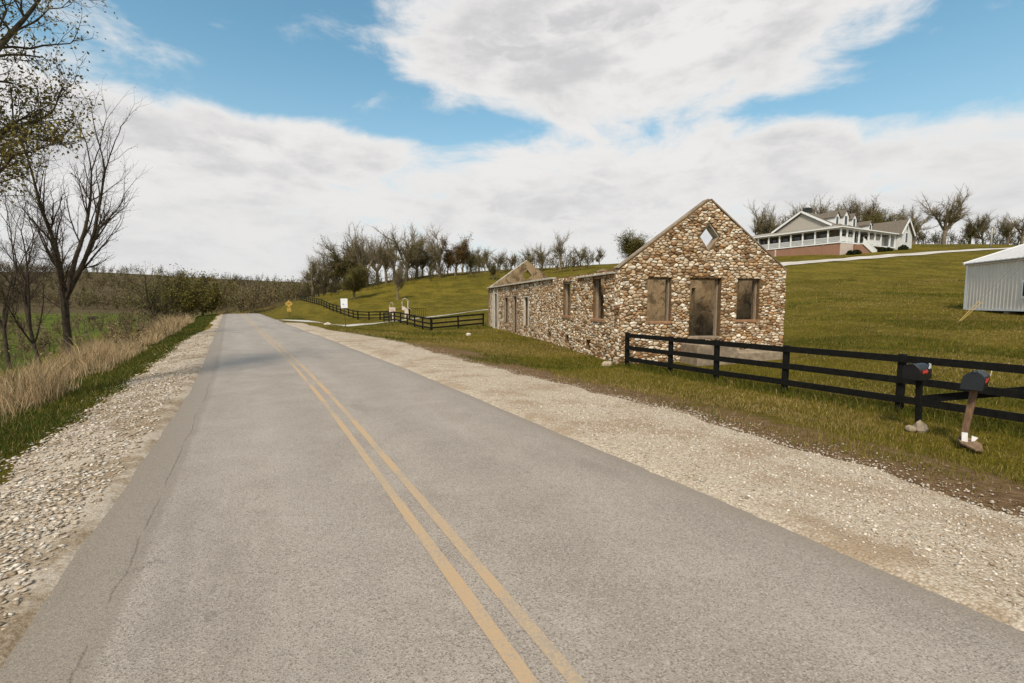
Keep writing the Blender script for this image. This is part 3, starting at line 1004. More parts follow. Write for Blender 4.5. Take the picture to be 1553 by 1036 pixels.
for (u0, u1, z0, z1) in (SA, SB):
    m = MB(); m.box(0.01, 0.36, u0 - .1, u1 + .12, z0 - .12, z0 + .012); m.build('window_sill', M_SILL, left, bevel=0.012)
    m = MB()
    m.box(.20, .32, u0 + .004, u0 + .07, z0 + .015, z1 - .09); m.box(.20, .32, u1 - .07, u1 - .004, z0 + .015, z1 - .09); m.box(.12, .34, u0 + .004, u1 - .004, z1 - .088, z1 - .004)
    m.build('window_frame', M_WOOD, left)
m = MB(); m.box(-0.06, 0.40, 0.55, 4.5, 3.44, 3.51); m.build('lintel_board', M_GREYW, left, bevel=0.01)
for (u0, u1, z0, z1) in (SC, SE, SD, SF):
    m = MB()
    m.box(.02, .16, u0 + .004, u0 + .13, z0 + .015, z1 - .09); m.box(.02, .16, u1 - .15, u1 - .004, z0 + .015, z1 - .09); m.box(.02, .17, u0 + .004, u1 - .004, z1 - .088, z1 - .004)
    m.build('opening_frame', M_GREYW if u0 > 23 or 13 < u0 < 14 else M_WOOD, left)
m = MB(); m.box(-0.02, 0.10, 23.3, 23.55, 0.0, 3.45); m.build('loose_plank', M_GREYW, left)
m = MB(); m.box(-0.05, 0.08, 25.0, 25.35, 0.0, 3.40); m.build('loose_plank', M_GREYW, left)
m = MB(); m.bar((0.06, 8.2, 3.63), (-.02, 27.8, 3.66), 0.30, 0.10); m.build('eave_board', M_GREYW, left, bevel=0.012)
m = MB(); m.bar((W_ - .2, 1.0, 3.53), (W_ - .2, 26.5, 3.55), 0.34, 0.09); m.build('eave_board', M_GREYW, right, bevel=0.012)
m = MB(); m.bar((-.02, L_ - .2, EAVE + .02), (3.68, L_ - .2, APEX + .04), 0.40, 0.06, (-.6, 0, .8)); m.build('coping', M_GREYW, back)
# door step and the slab beside it
m = MB(); m.box(2.55, 4.22, -1.25, -0.075, -0.25, 0.80); m.build('door_step', M_CONC, ruin, bevel=0.05)
m = MB(); m.box(4.26, 6.75, -0.85, -0.075, -0.3, 0.44); m.build('stone_slab', M_CONC, ruin, bevel=0.06)

# ------------------------------------------------------------------ black board fences
M_BLACK = plain('black_fence_paint', (0.0085, 0.0080, 0.0065), 0.7, 0.35, 3, 0.12, spec=0.12, stretch=(3, 3, 3))


def fence(name, pts, label, group=None, hgt=1.24, rails=(0.29, 0.715, 1.16), rh=0.15, post=0.125, side=-1, zs=None):
    """pts: post feet (x, y); rails are nailed on the given side"""
    z = [zg1(x, y) for x, y in pts] if zs is None else zs
    root = empty(name, (pts[0][0], pts[0][1], z[0]), label=label, cat='fence', group=group)
    o = Vector((pts[0][0], pts[0][1], z[0]))
    n = len(pts)
    for i, (x, y) in enumerate(pts):
        a = Vector(pts[max(i - 1, 0)]); c = Vector(pts[min(i + 1, n - 1)]); d = (c - a).normalized()
        b = Vector((x, y, z[i])) - o
        m = MB(); tl = random.uniform(-.012, .012)
        m.bar(b + Vector((0, 0, -.25)), b + Vector((tl, random.uniform(-.012, .012), hgt + random.uniform(-.01, .025))), post, post, (d.x, d.y, 0))
        m.build('post', M_BLACK, root, bevel=0.008)
        if i < n - 1:
            e = Vector(pts[i + 1]) - Vector(pts[i]); e.normalize()
            sd = Vector((e.y, -e.x, 0)) * side * (post / 2 + 0.022)
            q = Vector((pts[i + 1][0], pts[i + 1][1], z[i + 1])) - o
            e3 = (q - b).normalized()
            for rzv in rails:
                j1, j2 = random.uniform(-.012, .012), random.uniform(-.012, .012)
                m = MB(); m.bar(b + sd + Vector((0, 0, rzv + j1)) + e3 * .003, q + sd + Vector((0, 0, rzv + j2)) - e3 * .003, 0.038, rh)
                m.build('rail', M_BLACK, root)
    return root


ys = [13.45, 11.35, 9.55, 7.45, 4.92, 2.5, 0.1, -2.3]
nf = fence('board_fence', [(10.80, y) for y in ys], 'black three-rail board fence running from the stone ruin past the mailboxes', side=1)
# diagonal brace behind the rails by the mailboxes
o0 = nf.location
m = MB(); m.bar(Vector((10.83, 4.66, -0.48 + 0.33)) - o0, Vector((10.83, 3.02, -0.48 + 0.80)) - o0, 0.036, 0.15); m.build('brace_board', M_BLACK, nf)


def lerp_pts(a, b, n):
    return [(a[0] + (b[0] - a[0]) * k / n, a[1] + (b[1] - a[1]) * k / n) for k in range(n + 1)]


cA = P(655, 500, 44)[:2]; cB = P(733, 494, 46)[:2]; cE = P(582.5, 489, 62)[:2]
fence('board_fence', lerp_pts(cA, cB, 2), 'short black board fence joining the far end of the stone ruin', side=-1)
fence('board_fence', [(cA[0] + (cE[0] - cA[0]) * .012, cA[1] + (cE[1] - cA[1]) * .012)] + lerp_pts(cA, cE, 7)[1:], 'black board fence running back along the near side of the gravel driveway', side=-1)
fB = P(543, 484, 70)[:2]; fA = P(594, 484, 68)[:2]; fC = P(500, 470, 84)[:2]; fD = P(455, 456, 117)[:2]
far = lerp_pts(fA, fB, 3) + lerp_pts(fB, fC, 7)[1:] + lerp_pts(fC, fD, 14)[1:]
fence('board_fence', far, 'long black board fence climbing away beside the road beyond the driveway', side=-1, post=0.14)

# tubular gate standing open at the driveway
ga = np.array(P(622, 480, 62)); gb = np.array(P(648, 479, 62))
root = empty('tube_gate', (ga[0], ga[1], zg1(ga[0], ga[1])), math.atan2(gb[1] - ga[1], gb[0] - ga[0]), label='black barred metal gate standing open behind the driveway fence', cat='gate')
gl = float(np.hypot(*(gb - ga)[:2])) * 1.0
m = MB(); m.tube([(0, 0, .35), (gl, 0, .35), (gl, 0, 1.45), (0, 0, 1.45), (0, 0, .35)], 0.035, 6); m.build('gate_frame', M_BLACK, root)
for k in range(1, 9):
    m = MB(); m.tube([(gl * k / 9, 0, .38), (gl * k / 9, 0, 1.42)], 0.022, 6); m.build('bar', M_BLACK, root)
m = MB(); m.box(-.16, -.02, -.07, .07, -.2, 1.6); m.build('hinge_post', M_BLACK, root, bevel=.01)

# ------------------------------------------------------------------ gate-side board and pipe frame
M_PINK = plain('faded_pinkish_board', (0.58, 0.46, 0.40), 0.8, 0.12, 5, 0.1)
M_PIPE = plain('dull_cream_pipe', (0.50, 0.45, 0.34), 0.6, 0.2, 8, 0.05)
M_RED = plain('red_paint', (0.55, 0.05, 0.035), 0.5, 0.15, 9, 0.05)
g1 = P(595.5, 484, 60)
root = empty('notice_board', (g1[0], g1[1], zg1(g1[0], g1[1])), -YAW + R_(4), label='pale square notice board under a bent pipe loop by the driveway gate', cat='sign')
m = MB(); m.box(-.07, .07, -.05, .05, -.2, 1.1); m.build('post', M_PINK, root, bevel=.008)
m = MB(); m.box(-.38, .38, -.09, -.055, 1.12, 1.80); m.build('board', M_PINK, root, bevel=.01)
for k in range(3):
    m = MB(); m.box(-.24, .24 - .05 * k, -.096, -.092, 1.30 + k * .13, 1.345 + k * .13); m.build('lettering', plain('faint_red_print', (0.45, 0.22, 0.16), 0.8, .2, 12, 0), root)
m = MB(); m.tube([(-.42, .1, .0), (-.38, .1, 1.9), (-.25, .1, 2.35), (-.05, .1, 2.42), (.08, .1, 2.3), (.0, .1, 1.75)], 0.035, 7); m.build('pipe_loop', M_PIPE, root, smooth=True)
g2 = P(615, 484, 60)
root = empty('pipe_stand', (g2[0], g2[1], zg1(g2[0], g2[1])), -YAW, label='pale bent-pipe hoop stand with a slanted board by the driveway gate', cat='stand')
m = MB(); m.tube([(-.35, 0, 1.75), (-.42, 0, 2.2), (-.30, 0, 2.62), (-.05, 0, 2.75), (.15, .1, 2.62), (.75, .5, 2.05)], 0.05, 7); m.build('hoop', M_PIPE, root, smooth=True)
m = MB(); m.tube([(.30, .2, 2.42), (.26, .2, 1.2), (.30, .2, -.2)], 0.045, 7); m.build('pipe_leg', M_PIPE, root, smooth=True)
m = MB(); m.tube([(.28, .2, 1.6), (.75, .5, 1.25)], 0.04, 7); m.build('cross_pipe', M_PIPE, root, smooth=True)
m = MB(); m.prism([(-.42, -.04, 1.85), (-.42, -.04, 1.30), (-.10, -.04, 1.24), (-.05, -.04, .55), (.42, -.04, .55), (.38, -.04, 1.2), (.12, -.04, 1.55)], 0.04, (0, 1, 0)); m.build('slanted_board', M_PINK, root)
m = MB(); m.box(-.10, .02, .0, .1, -.2, 1.5); m.build('post', M_PINK, root, bevel=.008)

# ------------------------------------------------------------------ road signs
M_YEL = plain('faded_yellow_sign', (0.47, 0.30, 0.065), 0.5, 0.12, 10, 0, dark=(0.40, 0.24, 0.05))
M_WHITE = plain('white_sign_face', (0.80, 0.80, 0.80), 0.45, 0.04, 8, 0)
M_DARK = plain('dark_print', (0.05, 0.045, 0.04), 0.6, 0.1, 8, 0)
M_POST = plain('rusty_steel_post', (0.075, 0.06, 0.035), 0.7, 0.3, 14, 0.1, metal=0.2)
sx, sy_ = 2.55, 66.5
root = empty('warning_sign', (sx, sy_, zg1(sx, sy_)), -R_(6), label='yellow diamond warning sign with a smaller plate, standing beyond the driveway mouth', cat='road sign')
root.scale = (.86, .86, .88)
m = MB(); m.box(-.035, .035, -.02, .02, -.3, 2.35); m.build('post', M_POST, root)
m = MB(); m.prism([(0, -.03, 1.50), (.53, -.03, 2.03), (0, -.03, 2.56), (-.53, -.03, 2.03)], -.012, (0, 1, 0)); dm = m.build('diamond_plate', M_YEL, root)
m = MB(); m.raw([(-.20, -.046, 2.03), (-.20, -.046, 1.90), (-.11, -.046, 1.90), (-.11, -.046, 2.0), (.08, -.046, 2.0), (.08, -.046, 1.93), (.24, -.046, 2.06), (.08, -.046, 2.19), (.08, -.046, 2.11), (-.13, -.046, 2.11)], [(0, 1, 2, 3, 9), (9, 3, 4, 8), (4, 5, 6, 7, 8)])
m.build('arrow_mark', plain('rust_brown_print', (0.33, 0.10, 0.02), 0.6, .2, 9, 0), dm)
m = MB(); m.box(-.28, .28, -.045, -.032, .92, 1.48); m.build('speed_plate', M_YEL, root, bevel=.01)
wx, wy_ = 4.85, 38.7
root = empty('road_sign', (wx, wy_, zg1(wx, wy_)), -R_(20), label='white rectangular road sign on a thin leaning post in the right verge', cat='road sign')
m = MB(); m.bar((0.03, 0, -.3), (-.03, 0, 2.2), 0.055, 0.045, (1, 0, 0)); m.build('post', M_POST, root)
m = MB(); m.prism([(-.28, -.04, 1.62), (.22, -.04, 1.64), (.22, -.04, 2.36), (-.29, -.04, 2.36)], 0.012, (0, 1, 0)); pl = m.build('sign_plate', M_WHITE, root)
M_GREYP = plain('pale_blue_grey_print', (0.34, 0.38, 0.47), 0.6, .2, 9, 0)
m = MB(); m.raw([(-.17, -.0435, 1.88), (-.05, -.0435, 1.86), (-.03, -.0435, 1.93), (-.09, -.0435, 1.99), (-.15, -.0435, 1.96)], [(0, 1, 2, 3, 4)]); m.build('faded_symbol', M_GREYP, pl)
for k, (a, b) in enumerate(((-.20, .12), (-.02, .15), (-.15, .16))):
    m = MB(); zz = (2.20, 1.90, 1.77)[k]; m.raw([(a, -.0435, zz), (b, -.0435, zz), (b, -.0435, zz + .022), (a, -.0435, zz + .022)], [(0, 1, 2, 3)]); m.build('faded_lettering', plain('faint_print', (0.62, 0.63, 0.68), 0.6, .1, 9, 0), pl)

# ------------------------------------------------------------------ mailboxes
M_MBOX = plain('black_mailbox_enamel', (0.007, 0.007, 0.0072), 0.42, 0.3, 6, 0.02, spec=0.4)
M_MTOP = M_MBOX
M_MPOST = plain('brown_timber_post', (0.155, 0.088, 0.048), 0.85, 0.3, 5, 0.25, stretch=(6, 6, .7))


def mailbox(loc, rz, label, post_kind, lean, number, pulled):
    root = empty('mailbox', loc, rz, label=label, cat='mailbox', group='mailboxes by the fence')
    # local: -x is the front (towards the road), +z up
    def T(v):
        v = Vector(v); k = v.z
        return Vector((v.x + lean[0] * k, v.y + lean[1] * k, v.z))
    z0, wd, hh, ln = 0.98, 0.130, 0.15, 0.42
    prof = [(-wd, z0), (wd, z0), (wd, z0 + hh)] + [(wd * math.cos(a), z0 + hh + wd * math.sin(a)) for a in np.linspace(0, math.pi, 13)[1:-1]] + [(-wd, z0 + hh)]
    n = len(prof)
    m = MB()
    V = [T((-.27, y, z)) for y, z in prof] + [T((-.27 + ln, y, z)) for y, z in prof]
    m.raw(V, [tuple(range(n, 2 * n))] + [tuple(range(n))[::-1]] + [(k, (k + 1) % n, n + (k + 1) % n, n + k) for k in range(n)])
    bd = m.build('box_shell', M_MBOX, root)
    # front door with a rolled rim, set into the shell
    m = MB()
    pf = [(y * 1.05, z0 + .10 + (z - z0 - .10) * 1.05) for y, z in prof]
    V = [T((-.275 - .045, y, z)) for y, z in pf] + [T((-.265, y, z)) for y, z in pf]
    m.raw(V, [tuple(range(n))[::-1], tuple(range(n, 2 * n))] + [(k, (k + 1) % n, n + (k + 1) % n, n + k) for k in range(n)])
    dr = m.build('door', M_MBOX, root, bevel=0.006)
    m = MB(); m.tube([T((-.325, -.03, z0 + .29)), T((-.36, -.03, z0 + .31)), T((-.36, .03, z0 + .31)), T((-.325, .03, z0 + .29))], 0.007, 6); m.build('pull_tab', M_MBOX, dr)
    # red flag folded down on the near side
    m = MB(); y = -wd - 0.012
    m.prism([T((-.22, y, z0 + .115)), T((-.15, y, z0 + .125)), T((-.06, y, z0 + .115)), T((-.02, y, z0 + .15)), T((-.06, y, z0 + .185)), T((-.15, y, z0 + .17)), T((-.22, y, z0 + .185))], 0.008, (0, 1, 0))
    m.build('flag', M_RED, root)
    # white house-number sticker
    def stroke(pts):
        q = MB()
        for a, c in zip(pts[:-1], pts[1:]):
            q.bar(T((a[0], -wd - .004, a[1])), T((c[0], -wd - .004, c[1])), 0.004, 0.016, (0, 0, 1) if abs(a[0] - c[0]) > abs(a[1] - c[1]) else (1, 0, 0))
        q.build('number', M_WHITE, root)
    b0 = z0 + .20
    for k, ch in enumerate(number):
        x = .02 + k * .055 if number != '1' else .12
        if ch == '1': stroke([(x + .02, b0), (x + .02, b0 + .085)])
        if ch == '2': stroke([(x + .04, b0), (x, b0), (x + .04, b0 + .05), (x + .035, b0 + .085), (x, b0 + .085)])
        if ch == '4': stroke([(x + .035, b0), (x + .035, b0 + .085), (x, b0 + .035), (x + .05, b0 + .035)])
    m = MB()
    if post_kind == 'black':
        m.bar(T((.0, 0, -.25)), T((.0, 0, z0 - .002)), 0.085, 0.085, (1, 0, 0)); m.build('post', M_BLACK, root, bevel=0.006)
    else:
        m.bar(T((-.02, 0, -.25)), T((-.02, 0, z0 - .025)), 0.09, 0.09, (1, 0, 0)); m.build('post', M_MPOST, root, bevel=0.008)
        m = MB(); m.box(-.2, .16, -.09, .09, z0 - .024, z0 - .002)
        V = [T(v) for v in m.v]; m.v = [tuple(v) for v in V]; m.build('base_board', M_MPOST, root)
    return root


def GP(px, py, z):
    r = ray(px, py)
    return CAM + r * ((z - CAM[2]) / r[2])


z1 = -0.42
p1 = GP(1393, 646, z1); p2 = GP(1459, 671, z1)
mailbox((p1[0], p1[1], zg1(p1[0], p1[1])), R_(0), 'black arched mailbox with white house number on a black post, left of the two', 'black', (-0.03, 0.03), '21', False)
mailbox((p2[0], p2[1], zg1(p2[0], p2[1])), R_(9), 'black arched mailbox on a leaning brown timber post, right of the two', 'wood', (0.20, -0.075), '1', True)
# broken concrete lump at the foot of the first post
def lump(name, loc, size, seed, m, parent=None, flat=1.0, sub=2, **kw):
    bm = bmesh.new(); bmesh.ops.create_icosphere(bm, subdivisions=sub, radius=1.0)
    r = random.Random(seed)
    ph = [r.uniform(0, 6) for _ in range(6)]
    for v in bm.verts:
        k = 1 + .16 * math.sin(v.co.x * 3.1 + ph[0]) * math.sin(v.co.y * 2.7 + ph[1]) + .12 * math.sin(v.co.z * 4 + ph[2]) + r.uniform(-.07, .07)
        v.co = Vector((v.co.x * size[0] * k, v.co.y * size[1] * k, max(-.5, v.co.z * flat) * size[2] * k))
    me = bpy.data.meshes.new(name); bm.to_mesh(me); bm.free()
    o = link_mesh(name, me, m, parent, **kw); o.location = loc
    return o


lump('concrete_chunk', (p1[0] - .10, p1[1] - .06, zg1(p1[0], p1[1]) + .05), (.17, .11, .15), 4, plain('grey_brown_concrete', (0.27, 0.21, 0.145), 0.95, 0.25, 7, .5), label='rounded grey concrete chunk at the foot of the black mailbox post', cat='rock')
lump('footing_stone', (p1[0] - .22, p1[1] + .02, zg1(p1[0], p1[1]) + .03), (.11, .09, .09), 8, plain('tan_rock', (0.33, 0.25, 0.17), 0.95, 0.25, 7, .5), label='small tan stone leaning on the concrete chunk below the black mailbox', cat='rock')
for (px, py, zz, sz, sd, col_, lab) in [(921, 551, -.40, (.24, .15, .13), 21, (.46, .36, .25), 'loose fallen stone at the foot of the left front corner of the ruin'),
                                         (1074, 546, -.40, (.20, .12, .09), 22, (.50, .41, .30), 'flat loose stone in the grass before the door step of the ruin'),
                                         (711, 509, -.45, (.22, .16, .14), 23, (.66, .58, .46), 'pale loose stone in the grass before the far half of the side wall'),
                                         (497, 493, -.15, (.34, .24, .22), 24, (.50, .41, .30), 'tan boulder in the grass at the driveway mouth')]:
    q = GP(px, py, zz)
    lump('loose_stone', (q[0], q[1], zg1(q[0], q[1]) + sz[2] * .3), sz, sd, plain('loose_stone_%d' % sd, col_, 0.95, 0.2, 8, .4), label=lab, cat='rock', group='loose stones in the grass')
bo = empty('plank_board', (p2[0] - .05, p2[1] - .06, zg1(p2[0], p2[1]) + 0.05), R_(20), label='weathered brown board lying at the foot of the leaning mailbox post', cat='board')
M_OLDB = plain('rotten_brown_board', (0.20, 0.125, 0.07), 0.95, 0.35, 5, .4, stretch=(1, 5, 3))
m = MB(); m.prism([(-.44, -.10, 0.02), (-.30, -.19, 0.0), (.12, -.20, 0.0), (.36, -.12, .01), (.40, .06, .03), (.16, .10, .05), (-.2, .07, .05)], .035, (0, 0, 1)); m.build('plank', M_OLDB, bo, bevel=.006)
m = MB(); m.box(.1, .18, -.16, -.1, -.14, 0.0); m.build('stub_leg', M_OLDB, bo)
m = MB(); pz = zg1(p2[0], p2[1])
m.prism([(-.13, .0, .12), (-.03, .0, .11), (-.03, .01, .26), (-.12, .02, .27)], .006, (0, 1, 0)); bgo = m.build('paper_sheet', plain('white_paper', (.72, .68, .64), .8, .08, 10, 0), label='white paper tucked left of the leaning mailbox post above the board', cat='paper'); bgo.location = (p2[0] - .02, p2[1] - .10, pz)
bgo.rotation_euler = (0, 0, -YAW)
m = MB(); m.prism([(.0, .0, .11), (.05, .0, .11), (.11, .0, .17), (.02, .02, .20)], .006, (0, 1, 0)); bgo = m.build('paper_sheet', MATS['white_paper'], label='white paper scrap right of the leaning mailbox post above the board', cat='paper'); bgo.location = (p2[0] + .05, p2[1] - .10, pz)
bgo.rotation_euler = (0, 0, -YAW)

# ------------------------------------------------------------------ white house on the hill (axes follow the road)
HC = P(1274, 386.5, 92)
house = empty('farmhouse', HC, 0, label='large white farmhouse with wraparound porch, dormers and brick base on the hilltop', cat='house')
M_SIDING = plain('white_siding', (0.66, 0.65, 0.62), 0.7, 0.06, 2, 0.05)
M_GSID = plain('grey_gable_siding', (0.43, 0.38, 0.32), 0.8, 0.08, 3, 0.1, stretch=(1, 1, 14))
M_TRIM = plain('white_trim', (0.80, 0.79, 0.76), 0.6, 0.04, 3, 0)
M_ROOF = plain('brown_shingles', (0.155, 0.125, 0.095), 0.9, 0.25, 2.2, 0.3, stretch=(1, 1, 5))
M_PROOF = plain('tan_porch_roof', (0.30, 0.265, 0.22), 0.85, 0.15, 2.2, 0.2, stretch=(1, 1, 5))
M_HWALL = plain('dark_olive_wall', (0.135, 0.115, 0.085), 0.8, 0.2, 1.5, 0.1)  # dark olive house wall behind the porch


def brick(nt, b):
    v = nt.mapping(pos(nt), rot=(R_(90), 0, 0))
    bt = nt.new('ShaderNodeTexBrick')
    v3 = nt.new('ShaderNodeCombineXYZ'); s = nt.new('ShaderNodeSeparateXYZ'); nt.link(pos(nt), s.inputs[0])
    nt.link(nt.math('ADD', s.outputs[0], s.outputs[1]), v3.inputs[0]); nt.link(s.outputs[2], v3.inputs[1])
    nt.link(v3.outputs[0], bt.inputs['Vector'])
    bt.inputs['Color1'].default_value = (0.33, 0.15, 0.085, 1); bt.inputs['Color2'].default_value = (0.24, 0.105, 0.06, 1); bt.inputs['Mortar'].default_value = (0.38, 0.28, 0.21, 1)
    bt.inputs['Scale'].default_value = 4.0; bt.inputs['Mortar Size'].default_value = 0.015
    n = nt.noise(pos(nt), 0.7, 4)
    nt.link(nt.mix(nt.math('MULTIPLY', n, 0.35), bt.outputs[0], (0.40, 0.24, 0.16)), b.inputs['Base Color'])


M_BRICK = material('red_brick', brick)
M_PBRICK = plain('pale_pink_render', (0.60, 0.48, 0.40), 0.85, 0.08, 2, 0.1)


def glass(nt, b):
    b.inputs['Base Color'].default_value = (0.012, 0.014, 0.016, 1)
    b.inputs['Roughness'].default_value = 0.08
    b.inputs['Specular IOR Level'].default_value = 0.7


M_GLASS = material('dark_window_glass', glass)
D0, DL, FW = 2.55, 19.5, 21.0      # deck height, length of left side (+y), front width (+x)
PD = 2.6                            # porch depth
EV = D0 + 2.75                      # porch eave
m = MB(); m.box(.15, PD, 0.15, DL, -2.5, D0 - .25); m.build('brick_base', M_BRICK, house)
for k in range(1, 6):
    m = MB(); m.box(.08, .15, DL * k / 6 - .15, DL * k / 6 + .15, -2.5, D0 - .25); m.build('brick_pier', M_PBRICK if k == 4 else M_BRICK, house)
m = MB(); m.box(.16, 4.6, .02, .15, -2.5, D0 - .26); m.build('pale_skirt', M_PBRICK, house)
m = MB(); m.box(4.62, FW, .15, .30, -2.5, D0 - .9); m.build('brick_base', M_BRICK, house)
m = MB(); m.box(0, PD, 0, DL, D0 - .25, D0); m.box(PD + .003, FW, 0, PD, D0 - .25, D0); m.build('porch_deck', M_TRIM, house)
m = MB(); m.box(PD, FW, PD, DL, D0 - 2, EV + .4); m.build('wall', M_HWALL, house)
cols = [(0.12, DL * k / 8) for k in range(1, 9)] + [(0.12, 0.12)] + [(x, .12) for x in (2.3, 4.6, 6.6, 10.2, 12.6, 15.0, 18.6, 20.8)]
for (x, y) in cols:
    m = MB(); m.box(x - .12, x + .12, y - .12, y + .12, D0, EV - .2); m.build('column', M_TRIM, house)
m = MB(); m.box(-.1, .25, -.1, DL + .2, EV - .32, EV - .02); m.box(.253, FW, -.1, .25, EV - .32, EV - .02); m.build('porch_beam', M_TRIM, house)


def railing(x0, y0, x1, y1, z0=D0, z1=D0):
    rl = MB()
    rl.bar((x0, y0, z0 + .95), (x1, y1, z1 + .95), .07, .08); rl.bar((x0, y0, z0 + .14), (x1, y1, z1 + .14), .06, .06)
    n = int(math.hypot(x1 - x0, y1 - y0) / .18)
    for k in range(1, n):
        q = k / n; x = x0 + (x1 - x0) * q; y = y0 + (y1 - y0) * q; z = z0 + (z1 - z0) * q
        rl.box(x - .032, x + .032, y - .032, y + .032, z + .16, z + .92)
    rl.build('railing', M_TRIM, house)


for k in range(8):
    a = .12 if k == 0 else DL * k / 8
    railing(.12, a + .13, .12, DL * (k + 1) / 8 - .13)
for a, c in ((.25, 2.17), (2.43, 4.47), (10.33, 12.47), (12.73, 14.87)):
    railing(a, .12, c, .12)
# porch roof: low slope from the eave to the house wall
m = MB()
e0 = -.45
m.raw([(e0, e0, EV), (e0, DL + .5, EV), (PD + .8, DL + .5, EV + 1.05), (PD + .8, PD + .8, EV + 1.05), (FW + .4, e0, EV), (FW + .4, PD + .8, EV + 1.05),
       (e0, e0, EV - .16), (e0, DL + .5, EV - .16), (FW + .4, e0, EV - .16), (PD + .8, DL + .5, EV - .1), (PD + .8, PD + .8, EV - .1), (FW + .4, PD + .8, EV - .1)],
      [(0, 3, 2, 1), (0, 4, 5, 3), (6, 7, 9, 10), (6, 10, 11, 8), (1, 2, 9, 7), (4, 8, 11, 5)])
m.build('porch_roof', M_PROOF, house)
m = MB(); m.bar((e0 - .02, e0, EV - .06), (e0 - .02, DL + .5, EV - .06), .06, .2); m.bar((e0 + .04, e0 - .02, EV - .06), (FW + .4, e0 - .02, EV - .06), .06, .2); m.build('fascia', M_TRIM, house)
# main roof: ridge runs along +x, gable faces -x
gy0, gy1, gz0 = 3.1, 15.2, EV + .85
gm = (gy0 + gy1) / 2; gz1 = gz0 + 3.5
xg, xe = 2.2, 15.0
m = MB(); m.prism([(xg + .4, gy0 + .3, gz0), (xg + .4, gy1 - .3, gz0), (xg + .4, gm, gz1 - .25)], .3, (1, 0, 0)); m.build('gable', M_GSID, house)
m = MB()
for s, ya in ((0, gy0 - .2), (1, gy1 + .2)):
    m.raw([(xg, ya, gz0 - .12), (xe, ya, gz0 - .12), (xe, gm, gz1), (xg, gm, gz1), (xg, ya, gz0 + .04), (xe, ya, gz0 + .04), (xe, gm, gz1 + .16), (xg, gm, gz1 + .16)],
          [(0, 1, 2, 3), (4, 7, 6, 5), (0, 3, 7, 4), (1, 5, 6, 2), (0, 4, 5, 1)])
rf = m.build('roof', M_ROOF, house)
m = MB(); m.bar((xg - .04, gy0 - .2, gz0), (xg - .04, gm, gz1 + .1), .08, .38, (0, -.6, .8)); m.build('rake_board', M_TRIM, rf)
m = MB(); m.bar((xg - .04, gy1 + .2, gz0), (xg - .04, gm, gz1 + .1), .08, .38, (0, .6, .8)); m.build('rake_board', M_TRIM, rf)
m = MB(); m.box(5.0, 6.4, gm + .2, gm + 1.4, gz1 - .6, gz1 + 1.3); m.build('chimney', plain('dark_chimney', (.035, .04, .035), .8, .2, 6, .1), rf)
# lower wing to the right
wz1 = gz0 + 1.3
m = MB()
for ya in (gy0 + .2, gy0 + 8.2):
    m.raw([(xe, ya, gz0 - .14), (FW + 2, ya, gz0 - .14), (FW + 2, gy0 + 4.2, wz1), (xe, gy0 + 4.2, wz1), (xe, ya, gz0 + .02), (FW + 2, ya, gz0 + .02), (FW + 2, gy0 + 4.2, wz1 + .16), (xe, gy0 + 4.2, wz1 + .16)],
          [(0, 1, 2, 3), (4, 7, 6, 5), (0, 3, 7, 4), (1, 5, 6, 2), (0, 4, 5, 1)])
m.build('roof', M_ROOF, house)
# dormers on the front slope
for (dx, s) in ((6.0, 1.1), (9.2, 1.35), (12.4, 1.15), (18.0, .85)):
    sl = (gz1 - gz0) / (gm - gy0) if dx < xe else 1.3 / 4.2
    dy = gy0 + (.9 if dx < xe else .5); dz = gz0 + sl * (dy - gy0) - .15
    wv, hv = .75 * s, 1.5 * s
    d = MB()
    d.prism([(dx - wv, dy, dz), (dx + wv, dy, dz), (dx + wv, dy, dz + hv), (dx, dy, dz + hv + .95 * s), (dx - wv, dy, dz + hv)], 3.0 * s, (0, 1, 0))
    do = d.build('dormer', M_TRIM, house)
    q = MB()
    for sg in (-1, 1):
        q.raw([(dx, dy - .2, dz + hv + 1.0 * s), (dx, dy + 3 * s, dz + hv + 1.0 * s), (dx + sg * (wv + .22), dy + 3 * s, dz + hv - .12), (dx + sg * (wv + .22), dy - .2, dz + hv - .12),
               (dx, dy - .2, dz + hv + 1.12 * s), (dx, dy + 3 * s, dz + hv + 1.12 * s), (dx + sg * (wv + .24), dy + 3 * s, dz + hv), (dx + sg * (wv + .24), dy - .2, dz + hv)],
              [(0, 1, 2, 3), (4, 7, 6, 5), (0, 3, 7, 4), (3, 2, 6, 7)])
    q.build('dormer_roof', M_TRIM if s > 2 else M_ROOF, do)
    q = MB(); q.box(dx - .32 * s, dx + .32 * s, dy - .03, dy - .004, dz + .3 * s, dz + hv + .1); q.build('window', M_GLASS, do)
# front-facing gable at the right end
m = MB(); gx0, gx1 = FW + .35, FW + 5.4; gc = (gx0 + gx1) / 2
m.prism([(gx0, -.6, -2), (gx1, -.6, -2), (gx1, -.6, EV + .3), (gc, -.6, EV + 3.0), (gx0, -.6, EV + .3)], 9.0, (0, 1, 0)); gw = m.build('gable_wing', M_SIDING, house)
m = MB()
for sg, xa in ((-1, gx0 - .35), (1, gx1 + .35)):
    m.raw([(gc, -1.0, EV + 3.03), (gc, 8.6, EV + 3.03), (xa, 8.6, EV - .25), (xa, -1.0, EV - .25), (gc, -1.0, EV + 3.2), (gc, 8.6, EV + 3.2), (xa, 8.6, EV - .08), (xa, -1.0, EV - .08)],
          [(0, 1, 2, 3), (4, 7, 6, 5), (0, 3, 7, 4), (3, 2, 6, 7), (1, 5, 6, 2)])
gr = m.build('roof', M_ROOF, gw)
for sg, xa in ((-1, gx0 - .35), (1, gx1 + .35)):
    m = MB(); m.bar((xa, -1.04, EV - .16), (gc, -1.04, EV + 3.12), .08, .42, (-sg * .6 * -1, 0, .8)); m.build('rake_board', M_TRIM, gr)
